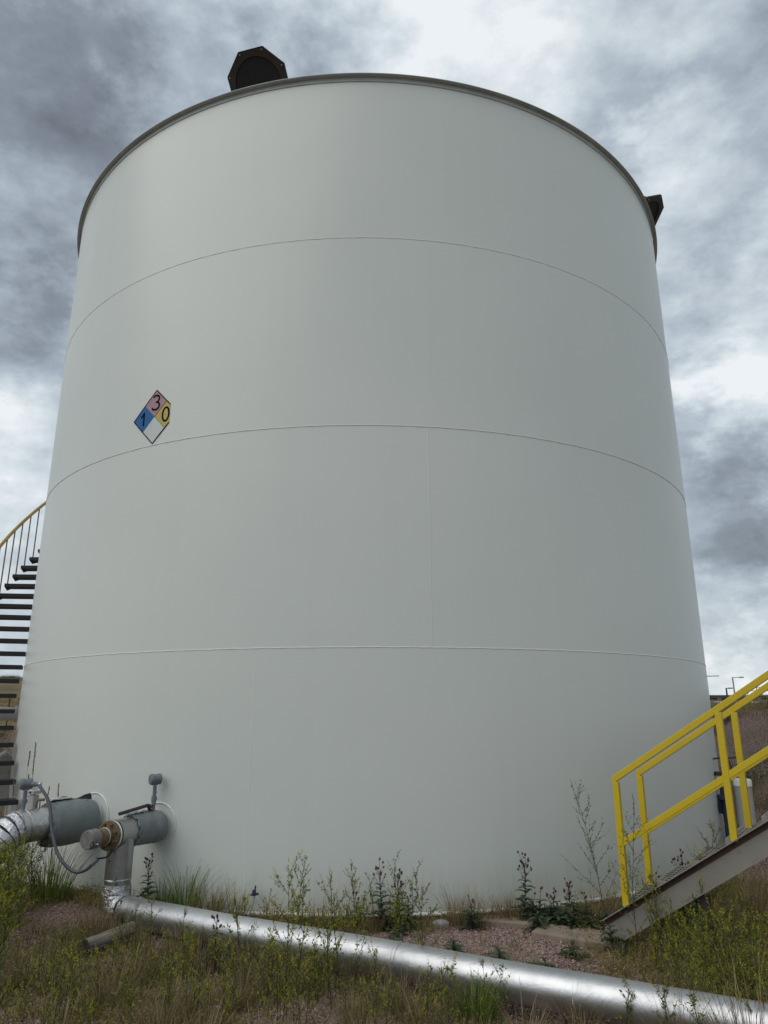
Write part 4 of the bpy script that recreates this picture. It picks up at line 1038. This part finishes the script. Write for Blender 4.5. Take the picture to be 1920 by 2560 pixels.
def stalk_mesh(seed, H, lean):
    r = random.Random(seed); st, sh, lf = MB(), MB(), MB(); st.tint = .4
    pts = bend(r, V3(0, 0, -.05), V3(lean, 0, 1).normalized(), H, 8, 0, .03); st.tube(pts, [.0022 - .0011 * i / 8 for i in range(9)], 3, cap=False)
    L = .16
    for k in range(46):
        t = k / 46; p = pts[-1] - (pts[-1] - pts[-2]).normalized() * L * (1 - t); sh.tint = r.random(); d = ((pts[-1] - pts[-2]).normalized() + rnd_dir(r) * .28).normalized(); s = d.cross(rnd_dir(r)).normalized() * .0028
        sh.face(sh.vert(p), sh.vert(p + d * .014 + s * 1.6), sh.vert(p + d * .034), sh.vert(p + d * .014 - s * 1.6))
    for i in range(3):
        lf.tint = r.random(); p = pts[1 + i]; a = r.uniform(0, 6.28); ribbon(lf, [p, p + V3(math.cos(a) * .06, math.sin(a) * .06, .10), p + V3(math.cos(a) * .16, math.sin(a) * .16, .12)], .005, .001, V3(-math.sin(a), math.cos(a), 0))
    return (('stem', st.mesh('stalk_stem', M['stem'])), ('seed_head', sh.mesh('stalk_seeds', M['drygrass'])), ('blade', lf.mesh('stalk_blades', M['grass'])))
def scrub_mesh(seed, rad, hgt, n=900):
    r = random.Random(seed); b = MB()
    lobes = [(V3(r.uniform(-.6, .6) * rad, r.uniform(-.6, .6) * rad, r.uniform(.2, .6) * hgt), r.uniform(.35, .6)) for _ in range(7)]
    for i in range(n):
        c, s = r.choice(lobes); p = c + V3(r.gauss(0, .4) * rad * s * 1.3, r.gauss(0, .4) * rad * s * 1.3, r.gauss(0, .45) * hgt * s)
        if p.z < 0: p.z = -p.z * .4
        leaflet(b, r, p, rnd_dir(r, .5), r.uniform(.04, .10) * rad, r.uniform(.02, .04) * rad)
    st = MB()
    for i in range(9):
        c, s = r.choice(lobes); st.tint = .3; st.tube(bend(r, V3(0, 0, -.05), (c + V3(0, 0, hgt * .4)).normalized(), hgt * .9, 4, 0, .15), [.012 * rad, .01 * rad, .008 * rad, .006 * rad, .004 * rad], 3, cap=False)
    return (('twig', st.mesh('scrub_twigs', M['stem'])), ('foliage', b.mesh('scrub_foliage', M['scrub'])))
def plant(name, parts, x, y, label, cat, group=None, rz=0, sc=1.0, dz=0):
    r = empty(name, (x, y, gh(x, y) + dz), rz); r.scale = (sc, sc, sc); tag(r, label, cat, group)
    for nm, me in parts:
        c = link(bpy.data.objects.new(nm, me), r)
        if nm not in ('stem', 'blade'): c['kind'] = 'stuff'
    return r

# -- single plants one can point at, each with its own label
CL = 'sweet clover'; TH = 'thistle'
singles = [
 ('c', 1.50, 4.74, .36, 'dark twiggy weed in front of the pipe right of the dry grass', .1),
 ('c', 1.86, 4.52, .50, 'branching dark weed leaning over the pipe at lower right', .2),
 ('c', 2.16, 4.42, .55, 'yellow flecked weed over the last stretch of pipe at right', .6),
 ('c', 1.70, 4.62, .42, 'green weed before the pipe left of the leaning dark one', .3),
 ('c', 2.62, 6.15, .78, 'yellow topped sweet clover standing in front of the stringer', .9),
 ('c', 2.30, 6.25, .62, 'slender sweet clover against the lower end of the stringer', .6),
 ('c', -1.78, 7.78, .60, 'thin sweet clover rising from the grass right of the clad riser', .4),
 ('c', -.52, 5.13, .88, 'tall yellow flowered sweet clover in front of the pipe, left of centre', 1.),
 ('c', -.60, 6.90, .63, 'leafy sweet clover behind the pipe next to the black tap', .3),
 ('c', -.19, 5.50, .76, 'yellow tipped sweet clover standing before the pipe near picture centre', .9),
 ('c', -.11, 7.00, .56, 'sparse sweet clover between the tank and pipe beside small thistle', .3),
 ('t', -.09, 7.15, .31, 'short green thistle against the tank left of the flowering thistles', 3),
 ('t', .14, 7.11, .56, 'tall thistle with brown heads, left one of the central pair', 9),
 ('t', .25, 7.04, .48, 'thistle with pinkish heads, right one of the central pair', 11),
 ('c', .28, 6.92, .62, 'bare branched sweet clover poking above the central thistles', .1),
 ('t', .36, 7.10, .31, 'low dark thistle leaning right of the central pair', 2),
 ('c', .38, 5.66, .80, 'wiry sweet clover with purple brown buds crossing the pipe', .3),
 ('t', .92, 7.02, .29, 'small budding thistle between two dry grass tufts', 2),
 ('t', 1.44, 7.25, .60, 'tallest thistle by the tank with a bunch of brown heads', 10),
 ('t', 1.56, 7.19, .33, 'dark bushy thistle right of the tallest one', 1),
 ('t', 1.67, 7.14, .31, 'thistle with one purple bloom above the slab', 4),
 ('t', 1.84, 7.10, .41, 'thistle with brown seed heads left of the first yellow post', 7),
 ('t', 1.98, 7.12, .29, 'leafy thistle close to the first yellow post', 2),
 ('c', 2.18, 7.20, 1.20, 'very tall airy sweet clover leaning left beside the yellow rails', .15),
 ('c', 2.10, 6.22, 1.12, 'tall wiry sweet clover growing up across the first yellow posts', .25),
 ('c', 2.98, 6.78, .95, 'sweet clover standing above the stair treads by the second post', .6),
 ('t', 3.04, 7.15, .62, 'dark headed thistle behind the stairs beside the second near post', 9),
 ('t', 2.86, 7.1, .58, 'green thistle behind the stairs left of the dark headed one', 5),
 ('t', 2.55, 7.0, .48, 'thistle with brown heads behind the second far post', 8),
 ('t', 1.02, 6.17, .15, 'small green thistle alone on the pink gravel behind the pipe', 0),
 ('t', .68, 6.27, .20, 'small thistle on gravel below the pale rock', 0),
 ('t', 1.33, 6.0, .11, 'tiny thistle seedling on gravel left of the slab', 0),
 ('t', 1.62, 6.30, .18, 'small thistle in front of the tan slab edge', 0),
 ('t', -1.14, 6.10, .40, 'dark budded thistle stem silhouetted against the silver pipe', 5),
 ('t', -2.10, 7.62, .50, 'thistle with brown heads just right of the clad riser', 9),
 ('t', -2.16, 6.98, .26, 'dark leafy thistle in front of the foil elbow', 1),
 ('t', 2.0, 6.42, .34, 'green thistle at the lower end of the stair stringer', 1),
]
for i, (k, x, y, h, lab, q) in enumerate(singles):
    if k == 'c':
        lean = (-.30, 0) if False else ((-.12, .0) if 'airy' in lab else (random.uniform(-.08, .08), 0))
        plant('sweet_clover', clover_mesh(100 + i, h, 17 if h > 1 else 12, q, .8 if q < .3 else 1.5, lean), x, y, lab, CL)
    else: plant('thistle', thistle_mesh(100 + i, h, int(q), 1.5 if q < 3 else 1.2, random.uniform(-.1, .1)), x, y, lab, TH)
tufts = [
 (.67, 5.06, .30, 260, .11, 'grass', 'bright green grass tuft in front of the silver pipe', .009, 0),
 (.80, 7.16, .36, 110, .07, 'drygrass', 'dry grass tuft against the tank right of centre', .006, .3),
 (1.20, 7.24, .27, 90, .08, 'drygrass', 'shorter dry grass tuft left of the tallest thistle', .0055, .2),
 (1.31, 4.90, .30, 60, .10, 'drygrass', 'thin dry grass in front of the pipe right of the green tuft', .0055, .3),
 (-1.72, 7.42, .56, 130, .12, 'grass', 'tall dark green grass between the riser and the dry grass', .008, 0),
 (-1.95, 7.55, .45, 90, .10, 'grass', 'green grass clump hugging the right side of the riser', .008, 0),
 (-1.45, 7.35, .42, 140, .11, 'drygrass', 'brown grass tuft behind the left end of the long pipe', .006, .4),
 (-1.22, 7.30, .36, 110, .10, 'drygrass', 'thin reddish grass left of the black tap', .0055, .3),
 (-.42, 7.15, .34, 36, .07, 'drygrass', 'few upright dry blades right of the black tap', .0055, .3),
 (2.02, 4.30, .64, 140, .14, 'drygrass', 'tall dry grass rising in front of the pipe at right edge', .0055, .4),
 (1.72, 4.46, .46, 90, .12, 'drygrass', 'dry grass beside the taller one at the right end of the pipe', .0055, .4),
 (-3.10, 7.75, .72, 150, .16, 'grass', 'dark green grass under the grey valve jacket', .009, 0),
 (-2.25, 6.75, .40, 130, .12, 'drygrass', 'dry grass drooping behind the timber log', .006, .3),
 (-2.02, 6.62, .38, 110, .12, 'drygrass', 'dry grass clump at the right end of the log', .006, .3),
 (-1.2, 6.0, .26, 120, .14, 'drygrass', 'brown grass against the shaded side of the pipe at left', .006, .2),
 (.15, 5.42, .22, 110, .15, 'drygrass', 'bent straw coloured grass in front of the pipe at centre', .006, .2),
]
for i, (x, y, h, n, sp, m, lab, w, sd_) in enumerate(tufts):
    plant('grass_tuft', tuft_mesh(300 + i, h, n, sp, m, w, sd_, .9 if m == 'grass' else .5, 1.6 if sp < .12 else 2.2), x, y, lab, 'grass tuft')
for i, (x, y, zt_, ln) in enumerate([(-3.79, 8.45, 1.40, .03), (-3.72, 8.5, 1.32, .0), (-3.60, 8.35, 1.50, .07), (-3.42, 8.4, 1.06, -.10), (-3.74, 8.35, 1.16, -.02), (-3.92, 8.5, 1.10, -.03), (-3.55, 8.5, 1.02, .05), (-3.68, 8.4, .98, .04)]):
    labs = ['tall brome stalk, leftmost of the high pair above the transmitter', 'brome stalk right of the leftmost high one', 'tallest single grass stalk against the tank at left', 'drooping grass head above the grey valve jacket',
            'fat seed head on a stalk between the two high ones', 'faint short stalk at the very left edge of the tank', 'thin stalk just right of the tallest single one', 'short stalk behind the conduit']
    plant('grass_stalk', stalk_mesh(400 + i, zt_ - gh(x, y) + .03, ln), x - ln * (zt_ * .9), y, labs[i], 'grass stalk')

# -- weeds that grow in numbers
def no_go(x, y):      # keep the pipe, pads and tank free
    yp = 5.79 - .593 * x
    if abs(y - yp) < .17 and x > -2.5: return True
    if abs(x + 2.10) < .20 and 5.8 < y < 6.85: return True
    return math.hypot(x, y - TY) < S + .1
cl_var = [clover_mesh(500 + i, .62, 13, .42, 1.35) for i in range(6)]
cl_small = [clover_mesh(520 + i, .36, 8, .35, 1.1) for i in range(6)]
bare_var = [clover_mesh(540 + i, .45, 9, .15, .5) for i in range(4)]
def zone(x, y):
    yp = 5.79 - .593 * x; u = x / y
    if y < yp:
        return ('at the far left', 'left of the timber log', 'beside the timber log', 'in front of the elbow side of the pipe', 'left of picture centre', 'at picture centre', 'near the bright green tuft', 'right of the green tuft')[int(np.clip((u + .46) / .085, 0, 7))]
    return ('at the far left', 'left of the riser', 'near the riser', 'left of the black tap', 'right of the black tap', 'by the central thistles', 'by the pale rock', 'by the dry grass tufts', 'by the slabs', 'by the first posts', 'below the stair treads', 'at the right edge')[int(np.clip((u + .50) / .085, 0, 11))]
def scatter(var, name, n, xr, yr, lab, cat, group, sc=(.8, 1.2), seed=1, ok=None):
    r = random.Random(seed); k = 0; t = 0
    while k < n and t < n * 40:
        t += 1; x = r.uniform(*xr); y = r.uniform(*yr)
        if no_go(x, y) or (ok and not ok(x, y)): continue
        ang = r.uniform(0, 6.28); sc_ = r.uniform(*sc); f = (sc_ - sc[0]) / (sc[1] - sc[0]); zn = zone(x, y)
        size = 'smaller' if f < .33 else ('larger' if f > .67 else 'middling'); nm = size + ' ' + lab
        plant(name, r.choice(var), x, y, ' '.join((nm + ', ' + zn).split()[:16]), cat, group + ', ' + zn, ang, sc_); k += 1
scatter(cl_var, 'sweet_clover', 104, (-4.0, -2.35), (5.2, 7.9), 'yellow flowered sweet clover in the stand below the elbow', CL, 'sweet clover stand at the left edge', (.8, 1.2), 2, lambda x, y: x < -2.84 + (6.5 - y) * .33)
scatter(cl_var + cl_small, 'sweet_clover', 78, (1.75, 3.4), (4.7, 6.9), 'yellow flowered sweet clover under the stringer', CL, 'sweet clover thicket at the right', (.55, .95), 3, lambda x, y: (x - 2.12) * .582 + (y - 6.5) * .813 < -.18 and y > 5.95 - .593 * x + .12 and .33 + .10 * random.random() < x / y < .58)
scatter(cl_small, 'sweet_clover', 64, (-2.3, .5), (4.75, 6.8), 'yellow dotted sweet clover before the pipe', CL, 'low sweet clover in the foreground', (.55, 1.1), 4, lambda x, y: y < 5.38 - .593 * x)
scatter(bare_var, 'sweet_clover', 34, (-2.4, 1.2), (4.7, 6.8), 'thin brownish sweet clover before the pipe', CL, 'thin sweet clover in the foreground', (.6, 1.1), 5, lambda x, y: y < 5.60 - .593 * x)
scatter(bare_var + cl_small, 'sweet_clover', 30, (-1.6, .4), (6.3, 7.3), 'sweet clover between pipe and tank', CL, 'sweet clover between pipe and tank', (.6, 1.0), 6, lambda x, y: y > 5.98 - .593 * x)
th_small = [thistle_mesh(600 + i, .17, 0, 1.3) for i in range(4)]
scatter(th_small, 'thistle', 18, (-1.2, 2.1), (5.9, 7.2), 'leafy thistle rosette behind the pipe', TH, 'thistle rosettes behind the pipe', (.5, 1.2), 7, lambda x, y: y > 6.0 - .593 * x and (y > 6.85 or x < .3))
dg = [tuft_mesh(620 + i, .24, 60, .07, 'drygrass', .005, .1, .7) for i in range(4)]
scatter(dg, 'grass_tuft', 95, (-2.8, 2.6), (4.5, 6.9), 'faded grass tuft before the pipe', 'grass tuft', 'faded grass tufts in the foreground', (.6, 1.55), 8, lambda x, y: y < 5.62 - .593 * x)
scatter(dg, 'grass_tuft', 48, (-1.8, 2.2), (6.3, 7.4), 'dry tuft along the tank foot', 'grass tuft', 'dry tufts at the tank foot', (.5, 1.35), 9, lambda x, y: math.hypot(x, y - TY) < S + .45)
scatter(dg, 'grass_tuft', 26, (2.0, 4.6), (6.9, 9.5), 'dry tuft on the bank behind the stairs', 'grass tuft', 'dry tufts behind the stairs', (.8, 1.6), 10)
th_mid = [thistle_mesh(640 + i, .26, 1, 1.7) for i in range(4)]
scatter(th_mid, 'thistle', 16, (1.42, 2.15), (6.86, 7.25), 'dark leafy thistle between slab and tank', TH, 'thistle clump by the stair foot', (.6, 1.15), 14)
scatter(cl_small, 'sweet_clover', 9, (-1.0, .5), (5.0, 6.3), 'green sweet clover against the pipe front', CL, 'sweet clover along the pipe', (.9, 1.5), 15, lambda x, y: 5.15 - .593 * x < y < 5.60 - .593 * x)
sc_var = [scrub_mesh(700 + i, .5, .45) for i in range(5)]
sc_far = [scrub_mesh(720 + i, .9, .45, 2600) for i in range(3)]
r_ = random.Random(12)
for i in range(34):
    a = r_.uniform(.44, .66); d = r_.choice([r_.uniform(9.5, 15), r_.uniform(15.5, 19)]); x, y = d * math.sin(a), d * math.cos(a)
    plant('scrub_bush', r_.choice(sc_var), x, y, 'dark scrubby bush on the gravel bank beyond the yellow rails', 'bush', 'scrub on the right bank', r_.uniform(0, 6.28), r_.uniform(.55, 1.15), -.08)
for i in range(44):
    a = -r_.uniform(.44, .60); d = r_.choice([r_.uniform(74, 84), r_.uniform(20, 24)]); x, y = d * math.sin(a), d * math.cos(a)
    plant('scrub_bush', r_.choice(sc_far if d > 50 else sc_var), x, y, 'brownish bush on the far hill seen between the black treads' if d > 50 else 'small bush on the left bank behind the black treads', 'bush', 'scrub on the left hill' if d > 50 else 'scrub on the left bank', r_.uniform(0, 6.28), r_.uniform(1.0, 1.6) if d > 50 else r_.uniform(.5, .9), -.25 if d > 50 else -.1)

# -- ground cover nobody could count
def dens(x, y):
    yp = 5.79 - .593 * x; front = y < yp; n = hash_noise(x * 2.1 + 3, y * 2.3 + 1); rr = np.hypot(x, y - TY)
    f = np.where(front, .50 + .65 * n - .45 * np.exp(-((x - .25) ** 2 / .35 + (y - 4.95) ** 2 / .12)), .0)
    back = .75 * np.exp(-((rr - S - .18) / .16) ** 2) + sstep(.3, -.9, x) * (.45 + .3 * n) + sstep(1.5, 2.1, x) * .75 + .5 * np.exp(-((y - yp - .22) / .1) ** 2) * sstep(.6, -.2, x)
    bare = np.exp(-(((x + 2.72) / .28) ** 2 + ((y - 6.9) / .65) ** 2))
    return np.clip(np.where(front, f, back) - .8 * bare, .03, 1)
def cover():
    n = 26000; X = rng.uniform(-4.2, 4.4, n); Y = rng.uniform(4.1, 8.6, n); yp = 5.79 - .593 * X; rr = np.hypot(X, Y - TY)
    keep = (rng.random(n) < .8 * dens(X, Y)) & (rr > S + .05) & ((np.abs(Y - yp) > .13) | (X < -2.5)) & (np.abs(X / Y) < .66); X, Y = X[keep], Y[keep]; Z = ground_h(X, Y)
    # weeds: a clump = ~16 slim blades plus leaf specks
    m = len(X); k = KB = 6; cx = np.repeat(X, k); cy = np.repeat(Y, k); cz = np.repeat(Z, k); N = m * k
    hclump = rng.gamma(4, .016, m) + .02; hc = np.repeat(hclump, k) * rng.uniform(.5, 1.2, N); a = rng.uniform(0, 2 * np.pi, N); ln = rng.uniform(.1, .9, N)
    bx = cx + rng.normal(0, .025, N); by = cy + rng.normal(0, .025, N); w = rng.uniform(.0012, .003, N); s = rng.uniform(0, 2 * np.pi, N)
    p0 = np.stack([bx, by, cz - .01], 1); p1 = p0 + np.stack([np.cos(a) * ln * hc * .35, np.sin(a) * ln * hc * .35, hc * .6], 1); p2 = p1 + np.stack([np.cos(a) * ln * hc * .6, np.sin(a) * ln * hc * .6, hc * .4], 1)
    sd_ = np.stack([np.cos(s), np.sin(s), 0 * s], 1) * w[:, None]
    V = np.stack([p0 - sd_, p0 + sd_, p1 + sd_ * .8, p1 - sd_ * .8, p2 + sd_ * .2, p2 - sd_ * .2], 1).reshape(-1, 3); i = np.arange(N)[:, None] * 6
    F = np.concatenate([i + [0, 1, 2, 3], i + [3, 2, 4, 5]], 0); tc = np.repeat(np.clip(rng.normal(.45, .25, m), 0, 1), k); t = np.repeat(np.clip(tc + rng.normal(0, .15, N), 0, 1), 6)
    o = np_object('ground_weeds', V, F, t, M['fuzz']); tag(o, 'low brownish weeds and thatch covering the soil round the pipe', 'ground cover', kind='stuff')
    k = 20; N = m * k; cx = np.repeat(X, k); cy = np.repeat(Y, k); cz = np.repeat(Z, k); hh = np.repeat(hclump, k)
    c = np.stack([cx + rng.normal(0, .03, N), cy + rng.normal(0, .03, N), cz + hh * rng.uniform(.1, 1.0, N)], 1)
    d = rng.normal(0, 1, (N, 3)); d[:, 2] += .5; d /= np.linalg.norm(d, axis=1)[:, None]; e = np.cross(d, rng.normal(0, 1, (N, 3))); e /= np.linalg.norm(e, axis=1)[:, None]; L = rng.uniform(.005, .015, N)[:, None]
    V = np.stack([c - d * L, c + e * L * .32, c + d * L, c - e * L * .32], 1).reshape(-1, 3); F = np.arange(N * 4).reshape(-1, 4); t = np.repeat(np.clip(np.repeat(tc.reshape(m, KB)[:, 0], k) + rng.normal(0, .2, N), 0, 1), 4)
    o = np_object('weed_leaves', V, F, t, M['weedleaf']); tag(o, 'tiny leaves of the low weeds around the pipe', 'ground cover', kind='stuff')
cover()
def gravel():
    n = 62000; X = rng.uniform(-3.6, 3.6, n); Y = rng.uniform(4.4, 8.0, n); rr = np.hypot(X, Y - TY); keep = (rr > S + .17) & (np.abs(X / Y) < .62); X, Y = X[keep], Y[keep]
    r2 = rng.random(len(X)) < np.clip(1.15 - dens(X, Y) * .9, .15, 1); X, Y = X[r2], Y[r2]; n = len(X)
    c = np.stack([X, Y, ground_h(X, Y) + .001], 1); s = np.clip(rng.gamma(5, .0016, n), .004, .021)
    base = np.array([[1, 0, 0], [0, 1, 0], [-1, 0, 0], [0, -1, 0], [0, 0, .75], [0, 0, -.6]], float)
    ax = rng.uniform(.6, 1.3, (n, 1, 3)); B = base[None] * ax + rng.normal(0, .16, (n, 6, 3)); q = rng.uniform(0, 2 * np.pi, n); cq, sq = np.cos(q)[:, None], np.sin(q)[:, None]
    tl = rng.normal(0, .4, (n, 1)); Bx = B[..., 0] * cq - B[..., 1] * sq; By = B[..., 0] * sq + B[..., 1] * cq; Bz = B[..., 2] + Bx * tl
    V = (np.stack([Bx, By, Bz], -1) * s[:, None, None] + c[:, None]).reshape(-1, 3); f = np.array([[0, 1, 4], [1, 2, 4], [2, 3, 4], [3, 0, 4], [1, 0, 5], [2, 1, 5], [3, 2, 5], [0, 3, 5]])
    F = (np.arange(n)[:, None, None] * 6 + f[None]).reshape(-1, 3); t = np.repeat(rng.beta(2, 2, n), 6)
    o = np_object('gravel', V, F, t, M['chips']); tag(o, 'pinkish crushed gravel lying between the tank and pipe', 'gravel', kind='stuff')
gravel()
def bank_grass():
    n = 60000; a = np.concatenate([rng.uniform(.40, .72, n // 2), -rng.uniform(.42, .66, n // 2)]); d = 8.6 * np.exp(rng.random(n) * 1.15); d = np.where(a < 0, d * 1.1, d)
    X, Y = d * np.sin(a), d * np.cos(a); rr = np.hypot(X, Y - TY); keep = (rr > S + .15) & (rng.random(n) < np.clip(.35 + .6 * hash_noise(X * .9, Y * .8) + .45 * sstep(1.5, 1.9, ground_h(X, Y)) + .4 * sstep(.7, .3, ground_h(X, Y)) - .35 * sstep(.6, .9, ground_h(X, Y)) * sstep(1.75, 1.5, ground_h(X, Y)), .04, 1)); X, Y = X[keep], Y[keep]; N = len(X); Z = ground_h(X, Y)
    h = rng.uniform(.06, .26, N) * np.clip(np.hypot(X, Y) / 12, .8, 1.5); a = rng.uniform(0, 6.28, N); w = .0035 * np.hypot(X, Y) / 9; s = rng.uniform(0, 6.28, N)
    p0 = np.stack([X, Y, Z - .02], 1); p2 = p0 + np.stack([np.cos(a) * h * .5, np.sin(a) * h * .5, h], 1); sd_ = np.stack([np.cos(s), np.sin(s), 0 * s], 1) * w[:, None]
    V = np.stack([p0 - sd_, p0 + sd_, p2], 1).reshape(-1, 3); F = np.arange(N * 3).reshape(-1, 3); t = np.repeat(np.clip(.5 + .4 * hash_noise(X, Y) + rng.normal(0, .2, N), 0, 1), 3)
    o = np_object('bank_grass', V, F, t, M['fuzz']); tag(o, 'rough dry grass over the banks behind the tank', 'grass', kind='stuff')
bank_grass()
